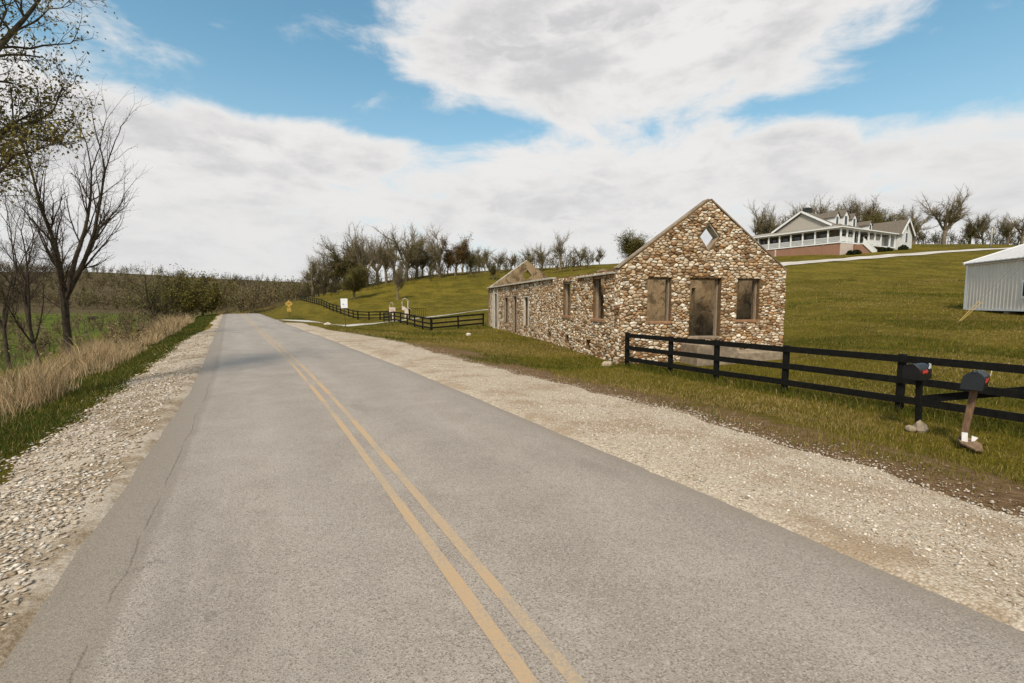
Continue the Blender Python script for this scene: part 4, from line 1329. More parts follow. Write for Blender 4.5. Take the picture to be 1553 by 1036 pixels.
for (xx, zz, ww, hh) in ((gc - .1, EV - 1.6, .8, 1.9), (gc, EV + .9, .5, .9)):
    m = MB(); m.box(xx - ww / 2 - .1, xx + ww / 2 + .1, -.66, -.604, zz - .1, zz + hh + .1); wf = m.build('window', M_TRIM, gw)
    m = MB(); m.box(xx - ww / 2, xx + ww / 2, -.68, -.664, zz, zz + hh); m.build('pane', M_GLASS, wf)
# windows and doors behind the porch
for k in range(6):
    y = 4.0 + k * 2.6
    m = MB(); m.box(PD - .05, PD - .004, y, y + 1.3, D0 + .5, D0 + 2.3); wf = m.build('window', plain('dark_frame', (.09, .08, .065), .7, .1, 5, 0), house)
    m = MB(); m.box(PD - .07, PD - .054, y + .1, y + 1.2, D0 + .6, D0 + 2.2); m.build('pane', M_GLASS, wf)
for x in (5.2, 10.6, 13.6, 17.2):
    m = MB(); m.box(x, x + 1.2, PD - .05, PD - .004, D0 + .4, D0 + 2.3); wf = m.build('window', M_TRIM, house)
    m = MB(); m.box(x + .12, x + 1.08, PD - .07, PD - .054, D0 + .5, D0 + 2.2); m.build('pane', M_GLASS, wf)
m = MB(); m.box(15.2, FW - .01, PD - .5, PD - .07, D0, EV - .35); m.build('bay_wall', M_SIDING, house)
m = MB(); m.box(7.9, 8.9, PD - .05, PD - .004, D0 + .01, D0 + 2.2); m.build('door', M_TRIM, house)
# stairs running down to the right in front of the porch
ns = 13
for k in range(ns):
    z = D0 - .18 - k * (D0 + .1 - .3) / ns
    x = 4.7 + k * .42
    m = MB(); m.box(x, x + .44, -1.5, -.02, z - .10, z); m.build('stair_tread', M_TRIM, house)
m = MB(); m.prism([(4.7, -1.46, D0 - .4), (4.7 + ns * .42, -1.46, -.1), (4.7 + ns * .42, -1.46, -1.5), (4.7, -1.46, -2.5)], 1.4, (0, 1, 0)); m.build('stair_wall', M_BRICK, house)
railing(4.7, -1.55, 4.7 + ns * .42, -1.55, D0 - .1, .25)
m = MB(); m.bar((4.7, -1.56, D0 - .25), (4.7 + ns * .42, -1.56, .1), .08, .4); m.build('stair_stringer', M_TRIM, house)

# ------------------------------------------------------------------ grey metal building on the right
ca = math.atan2(0.24, 1.0)                       # wall direction, clockwise from camera forward
BC = P(1462, 469.5, 32)
dirw = Vector(cF * math.cos(ca) + cR * math.sin(ca))
barn = empty('metal_building', BC, math.atan2(dirw.y, dirw.x), label='grey ribbed metal building with white trim at the right edge', cat='building')
# local +x runs along the visible wall away from the camera, origin at its far bottom corner; +y is left (towards camera side), building lies to -y
M_STEEL = plain('grey_steel_siding', (0.70, 0.635, 0.555), 0.7, 0.06, 1.2, 0.03, spec=0.08)
M_SROOF = plain('pale_steel_roof', (0.55, 0.53, 0.52), 0.5, 0.05, 1.0, 0.02)
BL, BW, BH = 13.0, 9.0, 2.95
m = MB(); m.box(-BL, 0, -BW, -.02, 0.02, BH); bw = m.build('wall', M_STEEL, barn)
for k in range(44):
    x = -.22 - k * .29
    m = MB(); m.prism([(x - .045, -.02, .08), (x - .02, .022, .08), (x + .02, .022, .08), (x + .045, -.02, .08)], BH - .16, (0, 0, 1)); m.build('rib', M_STEEL, bw)
m = MB(); m.box(-.13, .03, -.06, .04, -.02, BH); m.build('corner_trim', M_TRIM, barn)
m = MB(); m.box(-BL, -.133, .002, .045, -.03, .07); m.build('base_trim', M_TRIM, barn)
m = MB(); m.box(-BL, -.133, .002, .06, BH - .07, BH + .03); m.build('eave_trim', M_STEEL, barn)
rr = 0.36
m = MB()
for sg, ya in ((1, .18), (-1, -BW - .18)):
    yr = -BW / 2; ze = BH + .04; zr = BH + .04 + rr * (BW / 2 + .18)
    m.raw([(-BL - .2, ya, ze), (.04, ya, ze), (.04, yr, zr), (-BL - .2, yr, zr), (-BL - .2, ya, ze + .06), (.04, ya, ze + .06), (.04, yr, zr + .06), (-BL - .2, yr, zr + .06)],
          [(0, 1, 2, 3), (4, 7, 6, 5), (0, 3, 7, 4), (1, 5, 6, 2), (0, 4, 5, 1)])
rf = m.build('roof', M_SROOF, barn)
for k in range(30):
    x = -.1 - k * .44
    m = MB(); m.bar((x, .17, BH + .115), (x, -BW / 2, BH + .115 + rr * (BW / 2 + .17)), .05, .035); m.build('roof_rib', M_SROOF, rf)
m = MB(); m.bar((.05, .2, BH + .06), (.05, -BW / 2, BH + .06 + rr * (BW / 2 + .2)), .14, .2); m.build('rake_trim', M_TRIM, rf)
m = MB(); m.prism([(0.0, -.03, BH), (0.0, -BW + .02, BH), (0.0, -BW / 2, BH + rr * BW / 2 - .05)], -.08, (1, 0, 0)); m.build('gable', M_STEEL, barn)
m = MB(); m.box(-5.85, -4.75, .005, .06, .72, 1.75); wf = m.build('window', M_TRIM, barn)
m = MB(); m.box(-5.72, -4.87, .064, .07, .84, 1.63); m.build('pane', M_GLASS, wf)
for k in range(6):
    x = -1.0 - k * 2.3
    m = MB(); m.box(x - .4, x, -.55, -.1, -.75, -.004); m.build('support_block', M_CONC if k % 2 else M_SILL, barn)
m = MB(); m.box(-BL, -.2, -BW + .3, -.6, -1.2, .02); m.build('underframe', plain('dark_underframe', (.05, .042, .03), .9, .2, 4, .1), barn)

# guy wire with yellow guards, anchored in the grass before the metal building
an = GP(1451, 505, 0.25); az = zg1(an[0], an[1])
root = empty('guy_wire', (an[0], an[1], az), label='steel guy wire with yellow guard sleeves anchored in front of the grey building', cat='guy wire')
topw = np.array(P(1700, 240, 25.5)) - np.array([an[0], an[1], az])
M_WIRE = plain('dull_wire', (.16, .14, .11), .5, .1, 5, 0, metal=.4)
M_GUARD = plain('yellow_guard', (.42, .28, .085), .7, .15, 6, .05)
for off in (0.0, 0.30):
    tw = Vector(topw) + Vector((0, 0, -off * 4)); st = Vector((off * .6, 0, 0))
    m = MB(); m.tube([st, tw], 0.008, 5); m.build('wire', M_WIRE, root)
    e = (tw - st).normalized(); m = MB(); m.tube([st + e * .12, st + e * 1.6], 0.02, 7); m.build('guard_sleeve', M_GUARD, root)
m = MB(); m.tube([(0, 0, -.3), Vector(topw).normalized() * .16], 0.02, 6); m.build('anchor_rod', M_WIRE, root)
bpt = Vector(topw); m = MB(); m.tube([(bpt.x, bpt.y, zg1(an[0] + bpt.x, an[1] + bpt.y) - az - .5), (bpt.x, bpt.y, bpt.z + .6)], [.15, .11], 9); m.build('utility_pole', M_WOOD, root)

# pale pole on the ridge
pp_ = P(1502, 376, 97); pz = zg1(pp_[0], pp_[1])
root = empty('pole', (pp_[0], pp_[1], pz), label='pale tall pole standing on the ridge beside the hilltop drive', cat='pole')
m = MB(); m.tube([(0, 0, -.5), (.12, 0, 3.4), (.2, 0, 4.0)], [.16, .14, .13], 9); m.build('shaft', M_GREYW, root, smooth=True)
m = MB(); m.tube([(.2, 0, 3.9), (.2, 0, 4.12)], [.17, .12], 9); m.build('cap', M_CONC, root)
# ------------------------------------------------------------------ trees
def norm(v):
    return v / (np.linalg.norm(v, axis=-1, keepdims=True) + 1e-12)


def grow_tree(seed, H, r0, spec, lean=(0, 0)):
    """spec: per level dict(n segments, wob, up, kids per segment, start, ang, ratio, end kids); returns segments (p, q, rp, rq, level) and twig tips"""
    r = np.random.default_rng(seed)
    segs, tips = [], []
    stack = [(np.zeros(3), norm(np.array([lean[0], lean[1], 1.0])), H * spec[0]['len'], r0, 0)]
    while stack:
        p, d, Ln, rad, lv = stack.pop()
        s = spec[lv]; n = s['n']
        rend = rad * s.get('taper', 0.45)
        last = lv == len(spec) - 1
        for k in range(n):
            d = norm(d + r.normal(0, s['wob'], 3) + np.array([0, 0, s['up']]))
            q = p + d * Ln / n
            a, b = rad + (rend - rad) * k / n, rad + (rend - rad) * (k + 1) / n
            segs.append((p, q, a, b, lv))
            p = q
            if not last and k >= s['start'] - 1 and k < n - 1:
                for _ in range(r.poisson(s['kids']) if s['kids'] < 1.5 else int(s['kids'] + r.random())):
                    ang = R_(r.normal(s['ang'], 9))
                    a0 = norm(np.cross(d, r.normal(0, 1, 3)))
                    dd = norm(d * math.cos(ang) + a0 * math.sin(ang))
                    fr = 1 - 0.55 * (k + 1) / n
                    stack.append((p, dd, Ln * s['ratio'] * fr * r.uniform(.75, 1.2), max(b * s.get('thin', .55), spec[0].get('rmin', .004)), lv + 1))
        if not last:
            for _ in range(s['end']):
                ang = R_(r.normal(s['ang'] * .65, 8))
                a0 = norm(np.cross(d, r.normal(0, 1, 3)))
                stack.append((p, norm(d * math.cos(ang) + a0 * math.sin(ang)), Ln * s['ratio'] * r.uniform(.8, 1.15), max(rend * .85, spec[0].get('rmin', .004)), lv + 1))
        else:
            tips.append(p)
    return segs, np.array(tips)


def tubes(segs, sides):
    P0 = np.array([s[0] for s in segs]); P1 = np.array([s[1] for s in segs]); Ra = np.array([s[2] for s in segs]); Rb = np.array([s[3] for s in segs])
    d = norm(P1 - P0); a = np.where(np.abs(d[:, 2:3]) < .9, np.array([[0, 0, 1.0]]), np.array([[1.0, 0, 0]]))
    u = norm(np.cross(d, a)); v = np.cross(u, d)
    an = np.arange(sides) * 2 * np.pi / sides
    ring = u[:, None] * np.cos(an)[None, :, None] + v[:, None] * np.sin(an)[None, :, None]
    A = P0[:, None] + ring * Ra[:, None, None]; B = (P1 + d * (Rb * .3)[:, None])[:, None] + ring * Rb[:, None, None]
    V = np.concatenate([A, B], 1).reshape(-1, 3)
    base = np.arange(len(segs)) * 2 * sides
    k = np.arange(sides); k2 = (k + 1) % sides
    Fs = np.stack([base[:, None] + k, base[:, None] + k2, base[:, None] + sides + k2, base[:, None] + sides + k], -1).reshape(-1, 4)
    return V, Fs


def leaf_quads(tips, per, spread, size, rg, tints, droop=0.0, nrm_up=0.3):
    n = len(tips) * per
    c = np.repeat(tips, per, 0) + rg.normal(0, spread, (n, 3))
    a = norm(rg.normal(0, 1, (n, 3)) + np.array([0, 0, -droop])); b = norm(np.cross(a, rg.normal(0, 1, (n, 3))))
    s = size * rg.uniform(.6, 1.25, (n, 1))
    V = np.stack([c - a * s * .5, c + b * s * .32 - a * s * .05, c + a * s * .55, c - b * s * .32 - a * s * .05], 1).reshape(-1, 3)
    Fs = np.arange(n * 4).reshape(-1, 4)
    tints = np.array(tints)
    C_ = tints[rg.integers(0, len(tints), n)] * rg.uniform(.75, 1.25, (n, 1))
    return V, Fs, np.repeat(C_, 4, 0)


def tree_meshes(name, seed, H, r0, spec, bark, lean=(0, 0), leaf=None, trunk_levels=2, zlimit=None):
    segs, tips = grow_tree(seed, H, r0, spec, lean)
    rg = np.random.default_rng(seed + 99)
    tv, tf = tubes([s for s in segs if s[4] < trunk_levels], 7)
    tc = np.array(bark) * rg.uniform(.9, 1.1, (len(tv), 1))
    tm = np_mesh(name + '_trunk', tv, tf, tc)
    cv, cf_, cc = [], [], []; off = 0
    for lv in range(trunk_levels, len(spec)):
        sg = [s for s in segs if s[4] == lv]
        if not sg: continue
        V, Fs = tubes(sg, 4 if lv == trunk_levels else 3)
        if Fs.shape[1] == 4:
            cv.append(V); cf_.append(Fs + off); off += len(V)
            cc.append(np.tile(np.array(bark) * (1.0 + .12 * (lv - 1)), (len(V), 1)) * rg.uniform(.85, 1.15, (len(V), 1)))
    if leaf is not None:
        V, Fs, C_ = leaf_quads(tips, leaf['per'], leaf['spread'], leaf['size'], rg, leaf['tints'])
        cv.append(V); cf_.append(Fs + off); off += len(V); cc.append(C_)
    cm = np_mesh(name + '_crown', np.concatenate(cv), np.concatenate(cf_), np.concatenate(cc))
    return tm, cm


M_BARK = vcol('bark', rough=0.95, var=0.35, scale=5, bump=0.4)
M_CROWN = vcol('twigs_and_leaves', rough=0.9, var=0.2, scale=2, bump=0, trans=0.18)


def plant_tree(name, meshes, loc, rz, sc_, label, group=None, cat='tree'):
    o = empty(name, loc, rz, label=label, cat=cat, group=group)
    if hasattr(sc_, '__len__'): o.scale = sc_
    else: o.scale = (sc_,) * 3
    link_mesh('trunk', meshes[0], M_BARK, o, smooth=True)
    link_mesh('crown', meshes[1], M_CROWN, o)
    return o


def lv(n, wob_, up, kids=1.0, start=1, ang=45, ratio=.6, end=2, **kw):
    return dict(n=n, wob=wob_, up=up, kids=kids, start=start, ang=ang, ratio=ratio, end=end, **kw)


BARK = (0.205, 0.158, 0.102); BARKD = (0.13, 0.10, 0.062)
wide = [lv(4, .05, .05, 1.2, 3, 46, 1.65, 6, len=.22, taper=.7, rmin=.017), lv(7, .08, .07, 1.5, 2, 40, .50, 2, thin=.6), lv(5, .10, .06, 1.9, 1, 38, .55, 2), lv(4, .12, .05, 1.9, 1, 38, .60, 2), lv(3, .13, .05)]
tall = [lv(5, .04, .05, 1.2, 3, 40, 1.35, 5, len=.28, taper=.65, rmin=.017), lv(7, .07, .09, 1.4, 2, 36, .46, 2, thin=.55), lv(5, .10, .08, 1.8, 1, 36, .55, 2), lv(4, .12, .07, 1.9, 1, 36, .60, 2), lv(3, .13, .05)]
OLIVE = [(0.120, 0.104, 0.022), (0.145, 0.118, 0.025), (0.085, 0.078, 0.018), (0.17, 0.135, 0.04)]
RUST = [(0.20, 0.105, 0.025), (0.16, 0.09, 0.028), (0.13, 0.08, 0.03), (0.10, 0.075, 0.03)]
PALEG = [(0.20, 0.185, 0.055), (0.165, 0.152, 0.042), (0.24, 0.215, 0.08)]
HT = 14.0
TR = {
    'wide1': tree_meshes('wide1', 101, HT, .42, wide, BARK, leaf=dict(per=1, spread=.3, size=.11, tints=PALEG)),
    'wide2': tree_meshes('wide2', 108, HT, .40, wide, BARK, leaf=dict(per=1, spread=.3, size=.15, tints=PALEG)),
    'wide3': tree_meshes('wide3', 117, HT, .46, wide, BARKD, leaf=dict(per=1, spread=.35, size=.22, tints=OLIVE)),
    'tall1': tree_meshes('tall1', 121, HT, .34, tall, BARK, leaf=dict(per=1, spread=.3, size=.10, tints=PALEG)),
    'tall2': tree_meshes('tall2', 131, HT, .36, tall, BARK, leaf=dict(per=1, spread=.3, size=.14, tints=PALEG)),
    'leafy': tree_meshes('leafy', 141, HT, .36, wide, BARKD, leaf=dict(per=3, spread=.40, size=.24, tints=OLIVE)),
    'rust': tree_meshes('rust', 151, HT, .36, tall, BARK, leaf=dict(per=3, spread=.30, size=.26, tints=RUST)),
}
TOPZ = {k: max(v.co.z for v in TR[k][1].vertices) for k in TR}

HILL = [  # photo x, photo y of base, photo y of top, distance, kind, label
    (474, 447, 383, 124, 'wide2', 'round bare tree at the left end of the hill trees, above the far fence'),
    (492, 446, 380, 128, 'tall2', 'thin bare tree just right of the leftmost hill tree'),
    (538, 457, 392, 98, 'leafy', 'small olive leafy tree standing in the pasture above the white road sign'),
    (556, 436, 339, 124, 'wide1', 'large fan-shaped bare tree above the small olive leafy tree'),
    (524, 440, 355, 130, 'wide3', 'bare tree behind the olive leafy tree, left of the fan-shaped one'),
    (586, 430, 352, 126, 'tall1', 'slender upright bare tree between the two largest hill trees'),
    (603, 455, 393, 92, 'tall1', 'young bare tree standing alone in the pasture above the pale notice board'),
    (617, 427, 337, 122, 'wide2', 'broad bare tree with dense crown on the hill behind the young pasture tree'),
    (640, 424, 372, 130, 'wide1', 'low bare tree right of the broad dense-crowned hill tree'),
    (667, 420, 337, 120, 'tall1', 'tall forked bare tree beside the rust-leaved tree'),
    (691, 419, 353, 122, 'rust', 'tree with rust-brown leaves on the hill ridge'),
    (714, 418, 368, 124, 'wide3', 'dark bare tree immediately right of the rust-leaved tree'),
    (736, 417, 373, 126, 'tall2', 'bare tree on the ridge, second right of the rust-leaved tree'),
    (757, 417, 374, 122, 'wide1', 'bare tree on the ridge, third right of the rust-leaved tree'),
    (748, 426, 392, 108, 'wide3', 'low dark bare tree on the slope left of the far ruin gable'),
    (800, 414, 372, 122, 'tall2', 'bare tree right behind the far gable of the ruin'),
    (822, 413, 366, 124, 'wide2', 'bare tree above the ruin, left of the tallest one there'),
    (850, 412, 346, 120, 'tall1', 'tallest bare tree above the long side wall of the ruin'),
    (880, 411, 367, 124, 'wide1', 'bare tree above the side wall, right of the tallest one'),
    (909, 409, 389, 126, 'tall2', 'smallest bare tree above the ruin side wall near its front gable'),
    (968, 402, 343, 100, 'leafy', 'green leafy tree showing left of the front gable'),
    (1148, 372, 304, 130, 'tall1', 'bare tree rising left of the farmhouse gable, nearest the ruin'),
    (1170, 371, 312, 126, 'wide2', 'bare tree over the left porch end of the farmhouse'),
    (1209, 366, 303, 138, 'tall2', 'bare tree behind the grey gable of the farmhouse, left of the chimney'),
    (1226, 366, 303, 142, 'tall1', 'bare tree directly behind the farmhouse chimney'),
    (1259, 362, 294, 140, 'wide1', 'bare tree behind the farmhouse roof ridge, just left of the dormers'),
    (1278, 362, 303, 146, 'wide3', 'bare tree behind the leftmost farmhouse dormer'),
    (1296, 362, 298, 140, 'tall2', 'bare tree behind the tallest farmhouse dormer'),
    (1315, 362, 293, 138, 'tall1', 'tall bare tree behind the third farmhouse dormer'),
    (1335, 364, 311, 126, 'leafy', 'olive leafy tree behind the lower right wing of the farmhouse'),
    (1384, 373, 307, 112, 'wide2', 'spreading bare tree just right of the white farmhouse gable'),
    (1431, 372, 279, 110, 'wide1', 'biggest bare tree on the ridge, right of the farmhouse'),
    (1470, 371, 322, 118, 'wide3', 'low bare tree left of the pale pole on the ridge'),
    (1491, 371, 318, 122, 'tall2', 'bare tree standing behind the pale pole on the ridge'),
    (1528, 370, 322, 116, 'wide2', 'bare tree on the ridge above the metal building roof'),
    (1550, 370, 312, 112, 'wide1', 'rightmost bare tree at the edge of the photo'),
    (508, 443, 362, 132, 'tall2', 'bare tree between the leftmost hill trees and the fan-shaped one'),
    (572, 434, 342, 130, 'wide1', 'bare tree close behind the fan-shaped hill tree, on its right'),
    (598, 430, 350, 134, 'tall1', 'bare tree at the left shoulder of the broad dense-crowned hill tree'),
    (632, 426, 352, 128, 'wide2', 'bare tree touching the right side of the broad dense-crowned hill tree'),
    (652, 423, 362, 132, 'tall2', 'bare tree midway between the broad hill tree and the tall forked one'),
    (679, 420, 372, 128, 'wide1', 'low bare tree between the tall forked tree and the rust-leaved tree'),
    (702, 419, 366, 132, 'tall1', 'thin bare tree close behind the rust-leaved tree'),
    (726, 418, 372, 130, 'wide2', 'bare tree between the first and second trees right of the rust-leaved one'),
    (776, 416, 380, 128, 'wide1', 'low bare tree at the peak of the far ruin gable'),
    (546, 438, 356, 136, 'tall2', 'bare tree half hidden behind the left side of the fan-shaped hill tree'),
    (1190, 368, 308, 140, 'wide1', 'bare tree rising over the left slope of the grey farmhouse gable'),
    (1243, 364, 302, 144, 'wide2', 'bare tree just right of the farmhouse chimney'),
    (1268, 362, 300, 150, 'tall2', 'bare tree over the roof between chimney and leftmost dormer'),
    (1305, 362, 299, 146, 'wide1', 'bare tree between the second and third farmhouse dormers'),
    (1325, 363, 303, 144, 'tall2', 'bare tree left of the olive leafy tree behind the farmhouse'),
    (1352, 368, 318, 130, 'wide2', 'bare tree just left of the white farmhouse gable peak'),
]
rt = random.Random(5)
for (px, yb, yt, d, kind, label) in HILL:
    b = P(px, yb, d); tp = P(px, yt, d)
    z0 = zg1(b[0], b[1])
    h = max((tp[2] - z0) * 1.05, 5.5)
    s = h / TOPZ[kind]
    wdt = s * (rt.uniform(1.05, 1.2) if kind == 'wide1' else rt.uniform(1.15, 1.45))
    plant_tree({'leafy': 'leafy_tree', 'rust': 'rust_leaved_tree'}.get(kind, 'bare_tree'), TR[kind], (b[0], b[1], z0 - .1), rt.uniform(0, 6.3), (wdt, wdt, s), label, 'trees on the hill')

# trees on the left bank
slim = [lv(3, .03, .03, .6, 2, 26, 2.3, 3, len=.20, taper=.85), lv(9, .055, .05, 1.1, 2, 33, .42, 2, thin=.5, taper=.3), lv(6, .09, .07, 1.3, 1, 36, .55, 2, thin=.5), lv(4, .13, .08, 1.4, 1, 36, .55, 2), lv(3, .15, .08)]
for i, (px, py, d, H, r0, seed, lean, label) in enumerate([
        (106, 549, 25.0, 15.8, .17, 230, (.0, .0), 'tall bare tree with several dark stems standing in the dry grass on the left bank'),
        (64, 557, 23.0, 11.5, .095, 212, (-.18, .05), 'thinner bare tree leaning left beside the tall multi-stemmed one'),
        (14, 552, 27.0, 11.0, .10, 223, (-.05, .05), 'bare tree at the left edge behind the leaning one')]):
    b = P(px, py, d); z0 = zg1(b[0], b[1])
    me = tree_meshes('bank%d' % i, seed, H, r0, slim, (0.062, 0.046, 0.031), lean=lean, leaf=dict(per=1, spread=.05, size=.045, tints=[(.10, .085, .04), (.08, .07, .03)]))
    tz = max(v.co.z for v in me[1].vertices)
    k = H / tz
    plant_tree('bare_tree', me, (b[0], b[1], z0 - .15), math.pi if i == 0 else 0.0, (k, k, k), label, 'trees on the left bank')
# leafy tree reaching in from beyond the left edge
near = [lv(6, .03, .02, 1.6, 3, 55, .50, 5, len=.58, taper=.7), lv(7, .08, .05, 1.5, 1, 45, .55, 2, thin=.5, taper=.35), lv(5, .12, .04, 1.5, 1, 44, .52, 2, thin=.5), lv(4, .15, .04, 1.4, 1, 42, .5, 2), lv(3, .17, .05)]
me = tree_meshes('budding', 319, 9.5, .10, near, (0.070, 0.058, 0.036), leaf=dict(per=2, spread=.07, size=.058, tints=[(.17, .135, .03), (.21, .165, .04), (.13, .105, .025), (.25, .20, .06)]))
b = CAM + cR * -11.2 + cF * 9.4
plant_tree('budding_tree', me, (b[0], b[1], zg1(b[0], b[1]) - .1), 0.52, 1.2, 'budding tree with small olive leaves reaching in at the top left corner', 'trees on the left bank')
# clump by the roadside further along
for i, (px, py, d, H, kind, seed, label) in enumerate([
        (236, 492, 62, 8.6, 'bare', 401, 'bare bushy tree at the left roadside beside the olive one'),
        (282, 490, 70, 8.2, 'leaf', 402, 'olive leafed bushy tree leaning over the left roadside'),
        (308, 487, 82, 7.0, 'leaf', 403, 'smaller olive bush tree furthest along the left roadside'),
        (258, 488, 78, 9.2, 'bare', 404, 'taller bare tree rising above the olive roadside bushes')]):
    b = P(px, py, d); z0 = zg1(b[0], b[1])
    bush = [lv(2, .05, .0, 2.0, 1, 38, 3.0, 4, len=.11, taper=.8), lv(7, .10, .04, 1.3, 1, 40, .5, 2, thin=.5), lv(5, .14, .05, 1.5, 1, 42, .55, 2), lv(4, .17, .05, 1.5, 1, 42, .55, 2), lv(3, .2, .05)]
    me = tree_meshes('clump%d' % i, seed, H, .13, bush, (0.085, 0.062, 0.04), leaf=dict(per=3 if kind == 'leaf' else 1, spread=.2, size=.17 if kind == 'leaf' else .09, tints=OLIVE if kind == 'leaf' else PALEG))
    k = H / max(v.co.z for v in me[1].vertices)
    plant_tree('bushy_tree', me, (b[0], b[1], z0 - .15), 0.3 * i, (k * 1.3, k * 1.3, k * 1.05), label, 'bushy trees at the left roadside')

# ------------------------------------------------------------------ far woods (one mass) and undergrowth
mini = [lv(3, .06, .05, 1.4, 2, 42, 1.35, 3, len=.34, taper=.6), lv(4, .12, .09, 1.6, 1, 42, .55, 2), lv(3, .15, .08)]
MINI = []
for sd in (501, 502, 503, 504, 505, 506, 507):
    sg, tp = grow_tree(sd, 9.0, .20, mini)
    V = []
    for a, b, r1, r2, l in sg:
        u = norm(np.cross(b - a, np.random.default_rng(len(V)).normal(0, 1, 3)))
        r1, r2 = max(r1, .07), max(r2, .06)
        V += [a - u * r1, a + u * r1, b + u * r2, b - u * r2]
    MINI.append(((np.array(V), np.arange(len(V)).reshape(-1, 4)), tp))


def mass(name, items, label, cat, tints, leafp, rg, lsize):
    VV, FF, CC = [], [], []; off = 0
    for (x, y, z, s, k) in items:
        (V, Fs), tp = MINI[k % len(MINI)]
        a = rg.uniform(0, 6.3); c, s_ = math.cos(a), math.sin(a)
        Rm = np.array([[c, -s_, 0], [s_, c, 0], [0, 0, 1]])
        base = np.array(tints[rg.integers(0, len(tints))]) * rg.uniform(.8, 1.2) * (1.0 + .35 * math.sin(x * .045 + 1.7) * math.sin(y * .038 + .6))
        V2 = V @ Rm.T * s + (x, y, z)
        VV.append(V2); FF.append(Fs + off); off += len(V2); CC.append(np.tile(base, (len(V2), 1)))
        if rg.random() < leafp:
            lt = [np.array((.085, .078, .022)) * rg.uniform(.6, 1.3), np.array((.065, .060, .020)) * rg.uniform(.6, 1.3)]
        else:
            lt = [base * .9, base * 1.15]
        V3, F3, C3 = leaf_quads(tp @ Rm.T * s + (x, y, z), 1, .35 * s, lsize * 1.35, rg, lt)
        VV.append(V3); FF.append(F3 + off); off += len(V3); CC.append(C3)
    return link_mesh(name, np_mesh(name, np.concatenate(VV), np.concatenate(FF), np.concatenate(CC)), M_CROWN, kind='stuff', label=label, cat=cat)


rg = np.random.default_rng(61)
items = []
while len(items) < 1450:
    d = rg.choice([rg.uniform(205, 250), rg.uniform(230, 430), rg.uniform(300, 440)]); px = rg.uniform(-160, 520)
    b = P(px, 440, d)
    if b[0] > 6 and b[1] < 215: continue
    items.append((b[0], b[1], zg1(b[0], b[1]) - .3, rg.uniform(.45, 1.0) * (1.0 + .3 * math.sin(b[0] * .06) * math.sin(b[1] * .05 + 1)), int(rg.integers(0, 7))))
for _ in range(130):     # nearer strip in the dip beyond the road crest
    d = rg.uniform(165, 205); px = rg.uniform(318, 452)
    b = P(px, 450, d)
    items.append((b[0], b[1], zg1(b[0], b[1]) - .3, rg.uniform(.7, 1.05), int(rg.integers(0, 7))))
mass('far_woods', items, 'brown bare woods covering the far hills behind the road', 'woods', [(.135, .100, .050), (.115, .085, .042), (.155, .115, .065), (.10, .085, .032)], .30, rg, .45)

items = []
for _ in range(110):     # hedge line across the low field
    d = rg.uniform(52, 80); px = rg.uniform(-160, 225)
    b = P(px, 490, d); items.append((b[0], b[1], zg1(b[0], b[1]) - .1, rg.uniform(.16, .34), int(rg.integers(0, 7))))
for _ in range(70):
    d = rg.uniform(26, 46); px = rg.uniform(-140, 120)
    b = P(px, 520, d)
    if b[0] < -9.5: items.append((b[0], b[1], zg1(b[0], b[1]) - .1, rg.uniform(.10, .26), int(rg.integers(0, 7))))
for _ in range(70):
    y = rg.uniform(30, 95); x = -6.5 - .036 * max(0, y - 12) + rg.uniform(-3.5, 0)
    items.append((x, y, zg1(x, y) - .1, rg.uniform(.10, .24), int(rg.integers(0, 7))))
mass('brush', items, 'brown leafless brush along the low field and left bank', 'brush', [(.17, .12, .068), (.14, .10, .052), (.20, .145, .085)], .2, rg, .10)
items = []
for _ in range(190):     # dark undergrowth under the hill trees
    d = rg.uniform(112, 128); px = rg.choice([rg.uniform(460, 640), rg.uniform(600, 900)])
    b = P(px, 440, d); items.append((b[0], b[1], zg1(b[0], b[1]) - .2, rg.uniform(.25, .6), int(rg.integers(0, 7))))
for _ in range(90):
    d = rg.uniform(114, 135); px = rg.uniform(1375, 1560)
    b = P(px, 372, d); items.append((b[0], b[1], zg1(b[0], b[1]) - .2, rg.uniform(.25, .55), int(rg.integers(0, 7))))
mass('undergrowth', items, 'dark undergrowth beneath the bare trees along the ridge', 'undergrowth', [(.10, .078, .04), (.085, .072, .03), (.12, .09, .05)], .5, rg, .2)

# shrubs along the front of the farmhouse
rg = np.random.default_rng(77)
for k, (x, y, s, lab) in enumerate([(1.4, -1.2, .75, 'dark clipped shrub at the nearest corner of the farmhouse'), (3.2, -1.3, .8, 'dark clipped shrub left of the farmhouse stairs'), (11.6, -1.6, .85, 'dark round shrub right of the farmhouse stairs'),
                                    (14.0, -1.8, .7, 'dark round shrub below the middle of the farmhouse front'), (19.4, -2.0, .95, 'large dark shrub near the white farmhouse gable')]):
    n = 420
    dirs = norm(rg.normal(0, 1, (n, 3))); dirs[:, 2] = np.abs(dirs[:, 2])
    c = dirs * rg.uniform(.55, 1.0, (n, 1)) * np.array([1.25, .9, 1.0]) * s
    V, Fs, C_ = leaf_quads(c, 2, .05, .30, rg, [(.028, .034, .012), (.04, .042, .016), (.02, .026, .01)])
    hx, hy = HC[0] + x, HC[1] + y
    ro = empty('shrub', (hx, hy, zg1(hx, hy)), label=lab, cat='shrub', group='shrubs along the farmhouse')
    link_mesh('foliage', np_mesh('foliage', V, Fs, C_), M_CROWN, ro)
    m = MB(); m.tube([(0, 0, -.2), (.05, .02, .5 * s)], [.06, .03], 6); m.build('stem', M_BARK, ro)

